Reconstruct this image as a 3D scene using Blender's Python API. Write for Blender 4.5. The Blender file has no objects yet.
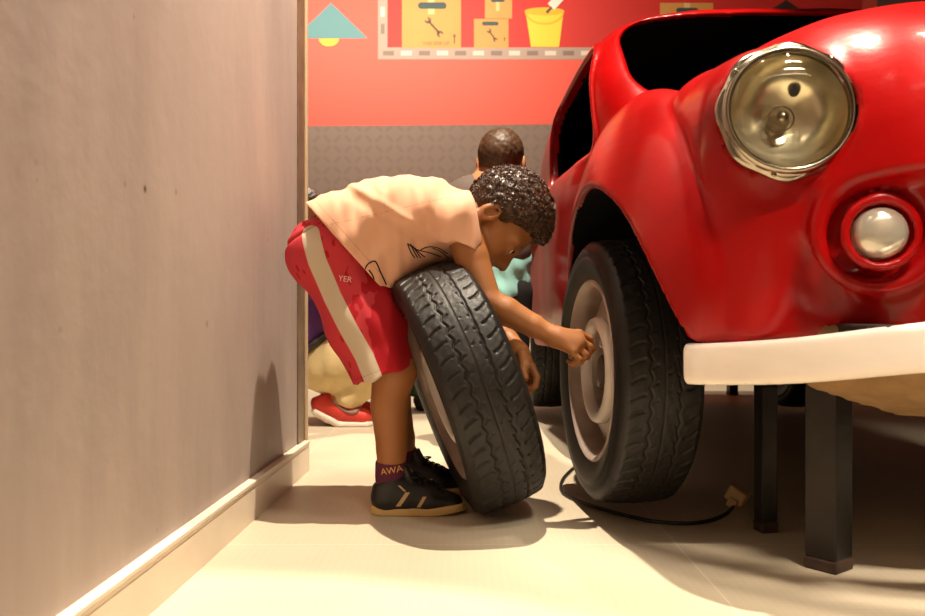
import bpy, bmesh, math, random
import numpy as np
from mathutils import Vector, Matrix
from mathutils.bvhtree import BVHTree

C = bpy.context.scene.collection
F = 850.0
CAMH = 0.47
PI = math.pi
rnd = random.Random(7)
nrng = np.random.default_rng(11)


def P(px, py, Y):
    """photo pixel + distance from the camera -> a place in the room"""
    return np.array([(px - 462.5) / F * Y, Y, CAMH - (py - 308.0) / F * Y])


def G(px, py):
    """photo pixel on the floor -> a place on the floor"""
    Y = CAMH * F / (py - 308.0)
    return np.array([(px - 462.5) / F * Y, Y, 0.0])


# ------------------------------------------------------------------ naming
def tag(o, label=None, cat=None, group=None, kind=None):
    if label: o['label'] = label
    if cat: o['category'] = cat
    if group: o['group'] = group
    if kind: o['kind'] = kind
    return o


def empty(name, loc=(0, 0, 0), parent=None):
    o = bpy.data.objects.new(name, None)
    o.empty_display_size = 0.05
    C.objects.link(o)
    if parent is not None:
        o.parent = parent
        o.location = Vector(loc) - Vector(parent['base'])
    else:
        o.location = loc
    o['base'] = [float(v) for v in loc]
    return o


def obj(name, me, parent=None):
    """links a mesh given in room coordinates; children are made local to their parent"""
    o = bpy.data.objects.new(name, me)
    C.objects.link(o)
    n = len(me.vertices)
    co = np.empty(n * 3, np.float32)
    me.vertices.foreach_get('co', co)
    co = co.reshape(-1, 3)
    if parent is None:
        b = np.array([(co[:, 0].min() + co[:, 0].max()) / 2, (co[:, 1].min() + co[:, 1].max()) / 2, co[:, 2].min()])
        o.location = b
    else:
        b = np.array([(co[:, 0].min() + co[:, 0].max()) / 2, (co[:, 1].min() + co[:, 1].max()) / 2,
                      (co[:, 2].min() + co[:, 2].max()) / 2])
        pb = parent['base']
        o.parent = parent
        o.location = (b[0] - pb[0], b[1] - pb[1], b[2] - pb[2])
    me.vertices.foreach_set('co', (co - b).astype(np.float32).ravel())
    me.update()
    o['base'] = [float(v) for v in b]
    return o


# ------------------------------------------------------------------ meshes
def mesh_arrays(name, V, Fc, mats, midx=None, smooth=True):
    me = bpy.data.meshes.new(name)
    V = np.asarray(V, np.float32)
    Fc = np.asarray(Fc, np.int32)
    n, k = Fc.shape
    me.vertices.add(len(V))
    me.vertices.foreach_set('co', V.ravel())
    me.loops.add(n * k)
    me.loops.foreach_set('vertex_index', Fc.ravel())
    me.polygons.add(n)
    me.polygons.foreach_set('loop_start', np.arange(0, n * k, k, dtype=np.int32))
    me.polygons.foreach_set('loop_total', np.full(n, k, np.int32))
    for m in (mats if isinstance(mats, (list, tuple)) else [mats]):
        me.materials.append(m)
    if midx is not None:
        me.polygons.foreach_set('material_index', np.asarray(midx, np.int32))
    me.polygons.foreach_set('use_smooth', np.full(n, smooth, bool))
    me.update(calc_edges=True)
    me.validate()
    return me


class MB:
    """collects shapes into one mesh"""
    def __init__(s):
        s.bm = bmesh.new()

    def box(s, c, size, rot=None, bevel=0.0, seg=2):
        M = Matrix.Translation(Vector(c)) @ (rot.to_4x4() if rot is not None else Matrix.Identity(4)) @ Matrix.Diagonal((*size, 1))
        r = bmesh.ops.create_cube(s.bm, size=1.0, matrix=M)
        if bevel > 0:
            es = list({e for v in r['verts'] for e in v.link_edges})
            bmesh.ops.bevel(s.bm, geom=es, offset=bevel, segments=seg, affect='EDGES', profile=0.5)
        return s

    def tube(s, pts, rad, seg=8, closed=False, caps=True):
        pts = [Vector(p) for p in pts]
        n = len(pts)
        rads = rad if isinstance(rad, (list, tuple, np.ndarray)) else [rad] * n
        rings = []
        up = None
        for i, p in enumerate(pts):
            a = pts[(i - 1) % n] if (closed or i > 0) else p
            b = pts[(i + 1) % n] if (closed or i < n - 1) else p
            t = (b - a)
            if t.length < 1e-9: t = Vector((0, 0, 1))
            t.normalize()
            if up is None:
                up = Vector((0, 0, 1)) if abs(t.z) < 0.9 else Vector((1, 0, 0))
            x = up - t * up.dot(t)
            if x.length < 1e-6: x = t.orthogonal()
            x.normalize()
            up = x
            y = t.cross(x)
            rings.append([s.bm.verts.new(p + (x * math.cos(2 * PI * k / seg) + y * math.sin(2 * PI * k / seg)) * rads[i]) for k in range(seg)])
        for i in range(n if closed else n - 1):
            A, B = rings[i], rings[(i + 1) % n]
            for k in range(seg):
                s.bm.faces.new((A[k], A[(k + 1) % seg], B[(k + 1) % seg], B[k]))
        if caps and not closed:
            s.bm.faces.new(rings[0][::-1])
            s.bm.faces.new(rings[-1])
        return s

    def poly(s, pts, thick=None, mi=0):
        """flat polygon; thick = a vector it is extruded along"""
        vs = [s.bm.verts.new(p) for p in pts]
        f = s.bm.faces.new(vs)
        f.material_index = mi
        if thick is not None:
            r = bmesh.ops.extrude_face_region(s.bm, geom=[f])
            nv = [g for g in r['geom'] if isinstance(g, bmesh.types.BMVert)]
            for g in r['geom']:
                if isinstance(g, bmesh.types.BMFace): g.material_index = mi
            bmesh.ops.translate(s.bm, verts=nv, vec=Vector(thick))
            for v in nv:
                for ff in v.link_faces: ff.material_index = mi
        return s

    def lathe(s, prof, M, seg=48, mi=0, close=False):
        """prof: (radius, height) pairs turned about the local z axis, placed by M"""
        rings = []
        for r, h in prof:
            if r < 1e-6:
                rings.append([s.bm.verts.new(M @ Vector((0, 0, h)))])
            else:
                rings.append([s.bm.verts.new(M @ Vector((r * math.cos(2 * PI * k / seg), r * math.sin(2 * PI * k / seg), h))) for k in range(seg)])
        m = len(rings)
        for i in range(m if close else m - 1):
            A, B = rings[i], rings[(i + 1) % m]
            for k in range(seg):
                k2 = (k + 1) % seg
                if len(A) == 1 and len(B) == 1: continue
                if len(A) == 1: f = s.bm.faces.new((A[0], B[k2], B[k]))
                elif len(B) == 1: f = s.bm.faces.new((A[k], A[k2], B[0]))
                else: f = s.bm.faces.new((A[k], A[k2], B[k2], B[k]))
                f.material_index = mi
        return s

    def mesh(s, name, mats, smooth=False, angle=None):
        bmesh.ops.recalc_face_normals(s.bm, faces=s.bm.faces)
        for f in s.bm.faces: f.smooth = smooth
        if angle is not None:
            for e in s.bm.edges:
                if len(e.link_faces) == 2 and e.calc_face_angle(0) > angle: e.smooth = False
        me = bpy.data.meshes.new(name)
        s.bm.to_mesh(me)
        s.bm.free()
        for m in (mats if isinstance(mats, (list, tuple)) else [mats]):
            me.materials.append(m)
        return me

    def build(s, name, mats, parent=None, smooth=False, angle=None):
        return obj(name, s.mesh(name, mats, smooth, angle), parent)


# ------------------------------------------------------------------ distance fields -> meshes
def V3(p): return np.asarray(p, np.float32)


def ln(v): return np.sqrt((v * v).sum(-1))


def unit(v):
    v = np.asarray(v, float)
    return v / np.linalg.norm(v)


def sph(p, c, r): return ln(p - V3(c)) - np.float32(r)


def ell(p, c, r, R=None):
    q = p - V3(c)
    if R is not None: q = q @ V3(R).T
    r = V3(r)
    a = q / r
    k0 = ln(a)
    k1 = ln(a / r) + 1e-9
    return k0 * (k0 - 1.0) / k1


def sell(p, c, r, n):
    q = np.abs(p - V3(c)) / V3(r)
    f = ((q ** n).sum(-1)) ** (1.0 / n) + 1e-6
    return ln(p - V3(c)) * (1 - 1 / f)


def cone(p, a, b, r1, r2):
    a = V3(a); b = V3(b)
    ba = b - a
    l2 = float(ba @ ba)
    rr = r1 - r2
    a2 = l2 - rr * rr
    if a2 <= 1e-9:
        return np.minimum(sph(p, a, r1), sph(p, b, r2))
    il2 = 1.0 / l2
    pa = p - a
    y = pa @ ba
    z = y - l2
    w = pa * l2 - y[:, None] * ba
    x2 = (w * w).sum(-1)
    y2 = y * y * l2
    z2 = z * z * l2
    k = np.sign(rr) * rr * rr * x2
    d = (np.sqrt(x2 * a2 * il2) + y * rr) * il2 - r1
    c1 = np.sign(z) * a2 * z2 > k
    c2 = np.sign(y) * a2 * y2 < k
    d = np.where(c2, np.sqrt(x2 + y2) * il2 - r1, d)
    d = np.where(c1, np.sqrt(x2 + z2) * il2 - r2, d)
    return d.astype(np.float32)


def rbox(p, c, half, r, R=None):
    q = p - V3(c)
    if R is not None: q = q @ V3(R).T
    q = np.abs(q) - (V3(half) - np.float32(r))
    return ln(np.maximum(q, 0)) + np.minimum(q.max(-1), 0) - r


def torus(p, c, axis, R, r):
    q = p - V3(c)
    ax = V3(unit(axis))
    h = q @ ax
    rad = ln(q - h[:, None] * ax)
    return np.sqrt((rad - R) ** 2 + h * h) - r


def smin(a, b, k):
    h = np.maximum(k - np.abs(a - b), 0) / k
    return np.minimum(a, b) - h * h * (k * 0.25)


def smax(a, b, k): return -smin(-a, -b, k)


def chain(p, pts, rads, k=0.01):
    d = None
    for i in range(len(pts) - 1):
        e = cone(p, pts[i], pts[i + 1], rads[i], rads[i + 1])
        d = e if d is None else smin(d, e, k)
    return d


def plane(p, o, n):
    return (p - V3(o)) @ V3(unit(n))


_dirs = nrng.normal(size=(24, 3)); _ph = nrng.uniform(0, 6.28, 24)


def wob(p, s, n=8, sx=(1, 1, 1), off=0):
    """smooth pseudo noise in about -1..1"""
    q = p * V3(sx) * s
    o = np.zeros(len(p), np.float32)
    for i in range(n):
        j = (i + off) % 24
        o += np.sin(q @ V3(_dirs[j]) * (1 + 0.23 * i) + _ph[j])
    return o / (n ** 0.5) * 0.7


def fchunk(f, p, n=400000):
    if len(p) <= n: return f(p).astype(np.float32)
    return np.concatenate([f(p[i:i + n]).astype(np.float32) for i in range(0, len(p), n)])


def sdf_arrays(f, lo, hi, h, proj=2, margin=2.0):
    lo = np.asarray(lo, np.float32); hi = np.asarray(hi, np.float32)
    nb = np.ceil((hi - lo) / (4 * h)).astype(int) + 1
    n = nb * 4
    bi = np.stack(np.meshgrid(*[np.arange(k) for k in nb], indexing='ij'), -1).reshape(-1, 3)
    bc = lo + (bi * 4 + 1.5) * h
    dc = fchunk(f, bc.astype(np.float32))
    act = np.abs(dc) < 4 * h * 0.87 * margin
    D = np.repeat(np.repeat(np.repeat(np.where(dc < 0, -1.0, 1.0).astype(np.float32).reshape(nb), 4, 0), 4, 1), 4, 2)
    off = np.stack(np.meshgrid(np.arange(4), np.arange(4), np.arange(4), indexing='ij'), -1).reshape(-1, 3)
    gi = (bi[act][:, None, :] * 4 + off[None]).reshape(-1, 3)
    D[gi[:, 0], gi[:, 1], gi[:, 2]] = fchunk(f, (lo + gi * h).astype(np.float32))
    S = D < 0
    cnt = np.zeros(np.array(S.shape) - 1, np.int8)
    for dx in (0, 1):
        for dy in (0, 1):
            for dz in (0, 1):
                cnt += S[dx:n[0] - 1 + dx, dy:n[1] - 1 + dy, dz:n[2] - 1 + dz]
    cells = np.argwhere((cnt > 0) & (cnt < 8))
    idx = np.full(cnt.shape, -1, np.int32)
    idx[cells[:, 0], cells[:, 1], cells[:, 2]] = np.arange(len(cells))
    acc = np.zeros((len(cells), 3), np.float32); num = np.zeros(len(cells), np.float32)
    corners = [(a, b, c) for a in (0, 1) for b in (0, 1) for c in (0, 1)]
    for ca in corners:
        for ax in range(3):
            if ca[ax]: continue
            cb = list(ca); cb[ax] = 1
            da = D[cells[:, 0] + ca[0], cells[:, 1] + ca[1], cells[:, 2] + ca[2]]
            db = D[cells[:, 0] + cb[0], cells[:, 1] + cb[1], cells[:, 2] + cb[2]]
            m = (da < 0) != (db < 0)
            t = np.where(m, da / np.where(m, da - db, 1), 0)
            pt = np.tile(V3(ca), (len(cells), 1))
            pt[:, ax] += t
            acc[m] += pt[m]; num[m] += 1
    V = lo + (cells + acc / num[:, None]) * h
    quads = []
    for ax in range(3):
        o1, o2 = [(1, 2), (2, 0), (0, 1)][ax]
        sl0 = [slice(None)] * 3; sl1 = [slice(None)] * 3
        sl0[ax] = slice(0, -1); sl1[ax] = slice(1, None)
        A = S[tuple(sl0)]; B = S[tuple(sl1)]
        e = np.argwhere(A != B)
        e = e[(e[:, o1] > 0) & (e[:, o2] > 0) & (e[:, o1] < n[o1] - 1) & (e[:, o2] < n[o2] - 1)]
        inside = S[e[:, 0], e[:, 1], e[:, 2]]
        q = []
        for (u, v) in ((0, 0), (-1, 0), (-1, -1), (0, -1)):
            c = e.copy(); c[:, o1] += u; c[:, o2] += v
            q.append(idx[c[:, 0], c[:, 1], c[:, 2]])
        q = np.stack(q, 1)
        q[~inside] = q[~inside][:, ::-1]
        quads.append(q)
    Q = np.concatenate(quads)
    Q = Q[(Q >= 0).all(1)]
    V = V.astype(np.float32)
    for _ in range(proj):
        d, g = grad(f, V, h * 0.3)
        st = (d / np.maximum((g * g).sum(-1), 0.05))[:, None] * g
        l = ln(st)[:, None]
        st *= np.minimum(1, h * 0.5 / np.maximum(l, 1e-9))
        V -= st.astype(np.float32)
    return V, Q


def grad(f, V, e):
    d = fchunk(f, V)
    g = np.empty_like(V)
    for a in range(3):
        o = np.zeros(3, np.float32); o[a] = e
        g[:, a] = (fchunk(f, V + o) - d) / e
    return d, g


def sdf_obj(name, f, lo, hi, h, mats, parent=None, proj=2, matf=None, attrs=None, tidy=False):
    V, Q = sdf_arrays(f, lo, hi, h, proj)
    mi = matf(V[Q].mean(1)) if matf else None
    me = mesh_arrays(name, V, Q, mats, mi)
    if attrs:
        for an, fn in attrs.items():
            a = me.attributes.new(an, 'FLOAT', 'POINT')
            a.data.foreach_set('value', fn(V).astype(np.float32))
    return obj(name, me, parent)


def bvh_of(o):
    me = o.data
    b = Vector(o['base'])
    return BVHTree.FromPolygons([v.co + b for v in me.vertices], [tuple(p.vertices) for p in me.polygons])


def hit_y(bv, x, z, y0=0.8):
    """first surface met going straight into the room at this x and height"""
    r = bv.ray_cast(Vector((x, y0, z)), Vector((0, 1, 0)))
    return r


# ------------------------------------------------------------------ materials
def lin(r, g, b):
    def c(v):
        v /= 255.0
        return v / 12.92 if v <= 0.04045 else ((v + 0.055) / 1.055) ** 2.4
    return (c(r), c(g), c(b), 1)


def new_mat(name):
    m = bpy.data.materials.new(name)
    m.use_nodes = True
    nt = m.node_tree
    return m, nt, nt.nodes['Principled BSDF']


def mat(name, col, rough=0.6, metal=0.0, bump=0.0, bscale=80, var=0.0, vscale=6, coat=0.0, stretch=(1, 1, 1), spec=0.5, bdist=0.002, coat_rough=0.1, sss=0.0):
    m, nt, b = new_mat(name)
    b.inputs['Base Color'].default_value = col if len(col) == 4 else (*col, 1)
    b.inputs['Roughness'].default_value = rough
    b.inputs['Metallic'].default_value = metal
    b.inputs['Coat Weight'].default_value = coat
    b.inputs['Coat Roughness'].default_value = coat_rough
    b.inputs['Specular IOR Level'].default_value = spec
    if sss:
        b.inputs['Subsurface Weight'].default_value = sss
        b.inputs['Subsurface Radius'].default_value = (0.012, 0.005, 0.003)
        b.inputs['Subsurface Scale'].default_value = 0.5
    N = nt.nodes.new; L = nt.links.new
    if bump or var:
        tc = N('ShaderNodeTexCoord'); mp = N('ShaderNodeMapping')
        mp.inputs['Scale'].default_value = stretch
        L(tc.outputs['Object'], mp.inputs['Vector'])
    if bump:
        n = N('ShaderNodeTexNoise'); n.inputs['Scale'].default_value = bscale; n.inputs['Detail'].default_value = 4
        L(mp.outputs[0], n.inputs['Vector'])
        bp = N('ShaderNodeBump'); bp.inputs['Strength'].default_value = bump; bp.inputs['Distance'].default_value = bdist
        L(n.outputs['Fac'], bp.inputs['Height']); L(bp.outputs[0], b.inputs['Normal'])
    if var:
        n2 = N('ShaderNodeTexNoise'); n2.inputs['Scale'].default_value = vscale; n2.inputs['Detail'].default_value = 5
        L(mp.outputs[0], n2.inputs['Vector'])
        rp = N('ShaderNodeValToRGB')
        c = np.array(col[:3])
        rp.color_ramp.elements[0].position = 0.3; rp.color_ramp.elements[1].position = 0.7
        rp.color_ramp.elements[0].color = (*(c * (1 - var)), 1)
        rp.color_ramp.elements[1].color = (*np.minimum(c * (1 + var), 1), 1)
        L(n2.outputs['Fac'], rp.inputs[0]); L(rp.outputs[0], b.inputs['Base Color'])
    return m


def mask_mat(name, col, cols, attr_names, rough=0.8, bump=0.0, bscale=300, soft=0.0008):
    """base colour with other colours where a stored distance is below zero"""
    m, nt, b = new_mat(name)
    N = nt.nodes.new; L = nt.links.new
    b.inputs['Roughness'].default_value = rough
    b.inputs['Specular IOR Level'].default_value = 0.25
    cur = None
    base = N('ShaderNodeRGB'); base.outputs[0].default_value = col
    cur = base.outputs[0]
    for c2, an in zip(cols, attr_names):
        at = N('ShaderNodeAttribute'); at.attribute_name = an
        mr = N('ShaderNodeMapRange'); mr.inputs['From Min'].default_value = soft; mr.inputs['From Max'].default_value = -soft
        L(at.outputs['Fac'], mr.inputs['Value'])
        mx = N('ShaderNodeMix'); mx.data_type = 'RGBA'
        L(mr.outputs[0], mx.inputs['Factor']); L(cur, mx.inputs['A'])
        mx.inputs['B'].default_value = c2
        cur = mx.outputs['Result']
    L(cur, b.inputs['Base Color'])
    if bump:
        tc = N('ShaderNodeTexCoord')
        n = N('ShaderNodeTexNoise'); n.inputs['Scale'].default_value = bscale; n.inputs['Detail'].default_value = 3
        L(tc.outputs['Object'], n.inputs['Vector'])
        bp = N('ShaderNodeBump'); bp.inputs['Strength'].default_value = bump; bp.inputs['Distance'].default_value = 0.001
        L(n.outputs['Fac'], bp.inputs['Height']); L(bp.outputs[0], b.inputs['Normal'])
    return m
# ------------------------------------------------------------------ room
YAW = math.atan2(27, 850)
RD = np.array([math.sin(YAW), math.cos(YAW), 0]); RL = np.array([math.cos(YAW), -math.sin(YAW), 0])
CORNER = np.array([-0.460, 2.46, 0])
ROT = Matrix.Rotation(-YAW, 3, 'Z')


def RW(a, b, z): return CORNER + RL * a + RD * b + np.array([0, 0, z])


def rbx(mb, a0, a1, b0, b1, z0, z1, bevel=0.0):
    return mb.box(RW((a0 + a1) / 2, (b0 + b1) / 2, (z0 + z1) / 2), (a1 - a0, b1 - b0, z1 - z0), ROT, bevel)


def structure(o): o['kind'] = 'structure'; return o


# --- materials of the room
def wall_paint():
    m, nt, b = new_mat('left_wall_paint')
    N = nt.nodes.new; L = nt.links.new
    geo = N('ShaderNodeNewGeometry')
    mp = N('ShaderNodeMapping'); mp.inputs['Scale'].default_value = (1, 1, 0.28)
    L(geo.outputs['Position'], mp.inputs['Vector'])
    n1 = N('ShaderNodeTexNoise'); n1.inputs['Scale'].default_value = 1.7; n1.inputs['Detail'].default_value = 6; n1.inputs['Roughness'].default_value = 0.6
    L(mp.outputs[0], n1.inputs['Vector'])
    rp = N('ShaderNodeValToRGB')
    rp.color_ramp.elements[0].position = 0.32; rp.color_ramp.elements[1].position = 0.66
    rp.color_ramp.elements[0].color = lin(144, 130, 124); rp.color_ramp.elements[1].color = lin(184, 168, 160)
    L(n1.outputs['Fac'], rp.inputs[0])
    # vertical brush streaks
    mp2 = N('ShaderNodeMapping'); mp2.inputs['Scale'].default_value = (30, 30, 0.7)
    L(geo.outputs['Position'], mp2.inputs['Vector'])
    n2 = N('ShaderNodeTexNoise'); n2.inputs['Scale'].default_value = 1.0; n2.inputs['Detail'].default_value = 4
    L(mp2.outputs[0], n2.inputs['Vector'])
    mr = N('ShaderNodeMapRange'); mr.inputs['To Min'].default_value = 0.97; mr.inputs['To Max'].default_value = 1.03
    L(n2.outputs['Fac'], mr.inputs['Value'])
    mx = N('ShaderNodeMix'); mx.data_type = 'RGBA'; mx.blend_type = 'MULTIPLY'; mx.inputs['Factor'].default_value = 1
    L(rp.outputs[0], mx.inputs['A']); L(mr.outputs[0], mx.inputs['B'])
    cur = mx.outputs['Result']
    # little pits and filled holes
    def wp(px, py):
        k = (px - 462.5) / F
        # where the ray through this pixel meets the wall face
        t = (CORNER[0] - RD[0] / RD[1] * CORNER[1]) / (k - RD[0] / RD[1])
        return P(px, py, t)
    pits = [(36, 162, .007, 0), (37, 180, .005, 0), (125, 184, .006, 0), (145, 189, .008, 1), (176, 192, .008, 0), (207, 324, .010, 0), (134, 17, .005, 0), (157, 530, .006, 0), (268, 240, .006, 0), (299, 440, .010, 1), (286, 452, .008, 1), (60, 330, .006, 0)]
    for px, py, r, dark in pits:
        vm = N('ShaderNodeVectorMath'); vm.operation = 'DISTANCE'
        L(geo.outputs['Position'], vm.inputs[0]); vm.inputs[1].default_value = wp(px, py)
        mr2 = N('ShaderNodeMapRange'); mr2.inputs['From Min'].default_value = r; mr2.inputs['From Max'].default_value = r * 0.2
        L(vm.outputs['Value'], mr2.inputs['Value'])
        m2 = N('ShaderNodeMix'); m2.data_type = 'RGBA'
        L(mr2.outputs[0], m2.inputs['Factor']); L(cur, m2.inputs['A']); m2.inputs['B'].default_value = lin(55, 42, 36) if dark else lin(150, 134, 126)
        cur = m2.outputs['Result']
    L(cur, b.inputs['Base Color'])
    b.inputs['Roughness'].default_value = 0.55
    n3 = N('ShaderNodeTexNoise'); n3.inputs['Scale'].default_value = 22; n3.inputs['Detail'].default_value = 6
    L(geo.outputs['Position'], n3.inputs['Vector'])
    bp = N('ShaderNodeBump'); bp.inputs['Strength'].default_value = 0.12; bp.inputs['Distance'].default_value = 0.01
    L(n3.outputs['Fac'], bp.inputs['Height']); L(bp.outputs[0], b.inputs['Normal'])
    return m


def floor_vinyl():
    m, nt, b = new_mat('floor_vinyl')
    N = nt.nodes.new; L = nt.links.new
    geo = N('ShaderNodeNewGeometry')
    sep = N('ShaderNodeSeparateXYZ'); L(geo.outputs['Position'], sep.inputs[0])
    def seam(out, at, size, w):
        a = N('ShaderNodeMath'); a.operation = 'SUBTRACT'; L(out, a.inputs[0]); a.inputs[1].default_value = at
        p = N('ShaderNodeMath'); p.operation = 'PINGPONG'; L(a.outputs[0], p.inputs[0]); p.inputs[1].default_value = size / 2
        r = N('ShaderNodeMapRange'); r.inputs['From Min'].default_value = w; r.inputs['From Max'].default_value = w * 0.3
        L(p.outputs[0], r.inputs['Value'])
        return r.outputs[0]
    s1 = seam(sep.outputs['X'], 0.425, 0.92, 0.003); s2 = seam(sep.outputs['Y'], 1.69, 0.92, 0.003)
    mxm = N('ShaderNodeMath'); mxm.operation = 'MAXIMUM'; L(s1, mxm.inputs[0]); L(s2, mxm.inputs[1])
    n1 = N('ShaderNodeTexNoise'); n1.inputs['Scale'].default_value = 1.7; n1.inputs['Detail'].default_value = 5
    L(geo.outputs['Position'], n1.inputs['Vector'])
    rp = N('ShaderNodeValToRGB')
    rp.color_ramp.elements[0].color = lin(198, 184, 160); rp.color_ramp.elements[1].color = lin(209, 196, 173)
    rp.color_ramp.elements[0].position = .35; rp.color_ramp.elements[1].position = .65
    L(n1.outputs['Fac'], rp.inputs[0])
    # fine weave
    mp = N('ShaderNodeMapping'); mp.inputs['Rotation'].default_value = (0, 0, 0.785); mp.inputs['Scale'].default_value = (95, 95, 95)
    L(geo.outputs['Position'], mp.inputs['Vector'])
    ch = N('ShaderNodeTexChecker'); ch.inputs['Scale'].default_value = 1
    L(mp.outputs[0], ch.inputs['Vector'])
    mr = N('ShaderNodeMapRange'); mr.inputs['To Min'].default_value = 0.965; mr.inputs['To Max'].default_value = 1.0
    L(ch.outputs['Fac'], mr.inputs['Value'])
    mu = N('ShaderNodeMix'); mu.data_type = 'RGBA'; mu.blend_type = 'MULTIPLY'; mu.inputs['Factor'].default_value = 1
    L(rp.outputs[0], mu.inputs['A']); L(mr.outputs[0], mu.inputs['B'])
    mx = N('ShaderNodeMix'); mx.data_type = 'RGBA'
    sc = N('ShaderNodeMath'); sc.operation = 'MULTIPLY'; sc.inputs[1].default_value = 0.5; L(mxm.outputs[0], sc.inputs[0])
    L(sc.outputs[0], mx.inputs['Factor']); L(mu.outputs['Result'], mx.inputs['A']); mx.inputs['B'].default_value = lin(232, 220, 200)
    L(mx.outputs['Result'], b.inputs['Base Color'])
    b.inputs['Roughness'].default_value = 0.42
    b.inputs['Specular IOR Level'].default_value = 0.4
    return m


def checker_plate():
    m, nt, b = new_mat('printed_tread_plate')
    N = nt.nodes.new; L = nt.links.new
    geo = N('ShaderNodeNewGeometry')
    def dashes(angle, shift):
        mp = N('ShaderNodeMapping'); mp.vector_type = 'POINT'
        mp.inputs['Location'].default_value = (shift, 0, shift)
        mp.inputs['Rotation'].default_value = (0, angle, 0)
        L(geo.outputs['Position'], mp.inputs['Vector'])
        br = N('ShaderNodeSeparateXYZ'); L(mp.outputs[0], br.inputs[0])
        outs = []
        for o, size, w in (('X', 0.115, 0.042), ('Z', 0.115, 0.016)):
            p = N('ShaderNodeMath'); p.operation = 'PINGPONG'; p.inputs[1].default_value = size / 2
            L(br.outputs[o], p.inputs[0])
            r = N('ShaderNodeMapRange'); r.inputs['From Min'].default_value = w; r.inputs['From Max'].default_value = w * .6
            L(p.outputs[0], r.inputs['Value']); outs.append(r.outputs[0])
        q = N('ShaderNodeMath'); q.operation = 'MULTIPLY'; L(outs[0], q.inputs[0]); L(outs[1], q.inputs[1])
        return q.outputs[0]
    a = dashes(PI / 4, 0); c = dashes(-PI / 4, 0.0575)
    mm = N('ShaderNodeMath'); mm.operation = 'MAXIMUM'; L(a, mm.inputs[0]); L(c, mm.inputs[1])
    n = N('ShaderNodeTexNoise'); n.inputs['Scale'].default_value = 3; L(geo.outputs['Position'], n.inputs['Vector'])
    mx = N('ShaderNodeMix'); mx.data_type = 'RGBA'; L(mm.outputs[0], mx.inputs['Factor'])
    mx.inputs['A'].default_value = lin(132, 112, 102); mx.inputs['B'].default_value = lin(124, 105, 96)
    L(mx.outputs['Result'], b.inputs['Base Color'])
    b.inputs['Roughness'].default_value = 0.6
    return m


M_wall = wall_paint()
M_floor = floor_vinyl()
M_plate = checker_plate()
M_red = mat('red_wall_print', lin(232, 92, 76), 0.6)
M_base = mat('baseboard_paint', lin(234, 220, 200), 0.45, var=0.04, vscale=9)
M_brown = mat('corner_profile', lin(128, 106, 86), 0.4, metal=0.3, var=0.25, vscale=14)
M_beige = mat('corner_strip', lin(196, 172, 140), 0.5)
M_ceil = mat('dark_ceiling', lin(46, 40, 36), 0.9)
M_dwall = mat('dark_wall_paint', lin(74, 56, 48), 0.8)

mb = MB(); mb.box((0.3, 2.6, -0.05), (7.4, 9.6, 0.1))
floor = structure(mb.build('floor', M_floor))
mb = MB(); rbx(mb, -0.12, 0.0, -3.6, -0.016, 0, 3.3)
structure(mb.build('wall_left', M_wall))
# baseboard: a board with a ledge on top and a fine groove under it
mb = MB()
prof = [(0, 0), (0.018, 0), (0.018, 0.070), (0.0165, 0.0715), (0.018, 0.073), (0.018, 0.0785), (0.0155, 0.0797), (0.020, 0.0808), (0.020, 0.0870), (0.0195, 0.0875), (0, 0.0875)]
va = [mb.bm.verts.new(RW(a, -3.6, z)) for a, z in prof]; vb = [mb.bm.verts.new(RW(a, -0.004, z)) for a, z in prof]
for i in range(len(prof)):
    j = (i + 1) % len(prof)
    mb.bm.faces.new((va[i], va[j], vb[j], vb[i]))
mb.bm.faces.new(va); mb.bm.faces.new(vb[::-1])
structure(mb.build('baseboard_left', M_base))
# corner profile where the partition ends
mb = MB(); rbx(mb, -0.12, 0.004, -0.016, 0.0, 0.0, 3.3)
rbx(mb, 0.0, 0.004, -0.085, -0.0, 0.0885, 3.3, 0.001)
structure(mb.build('trim_1', M_brown))
mb = MB(); rbx(mb, -0.12, 0.010, 0.0, 0.016, 0.0, 3.3, 0.002)
structure(mb.build('trim_2', M_beige))

BY = 4.15           # back wall, along the room from the corner
BD = BY + 2.46
ZS = 1.89
mb = MB(); rbx(mb, -2.9, 3.6, BY, BY + 0.12, ZS, 3.3)
wb = structure(mb.build('wall_back', M_red))
mb = MB(); rbx(mb, -2.9, 3.6, BY - 0.003, BY + 0.12, 0, ZS)
structure(mb.build('wall_back_lower', M_plate)); 
mb = MB(); rbx(mb, -2.9, 3.5, BY - 0.018, BY - 0.003, 0, 0.09, 0.003)
structure(mb.build('baseboard_back', M_base))
mb = MB(); rbx(mb, 3.5, 3.62, -4.55, BY, 0, 3.3)
structure(mb.build('wall_right', M_dwall))
mb = MB(); rbx(mb, -3.02, -2.9, -0.3, BY, 0, 3.3)
structure(mb.build('wall_left_far', M_dwall))
mb = MB(); mb.box((0.3, 2.6, 3.35), (7.4, 9.6, 0.1))
structure(mb.build('ceiling', M_ceil))

# ------------------------------------------------------------------ mural printed on the back wall
def BW(px, py, out=0.0):
    """a pixel -> the face of the back wall"""
    k = (px - 462.5) / F
    n = RD
    o = RW(0, BY, 0)
    ray = np.array([k, 1.0, -(py - 308) / F])
    t = ((o - np.array([0, 0, CAMH])) @ n) / (ray @ n)
    p = np.array([0, 0, CAMH]) + ray * t
    return p - RD * out


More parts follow.
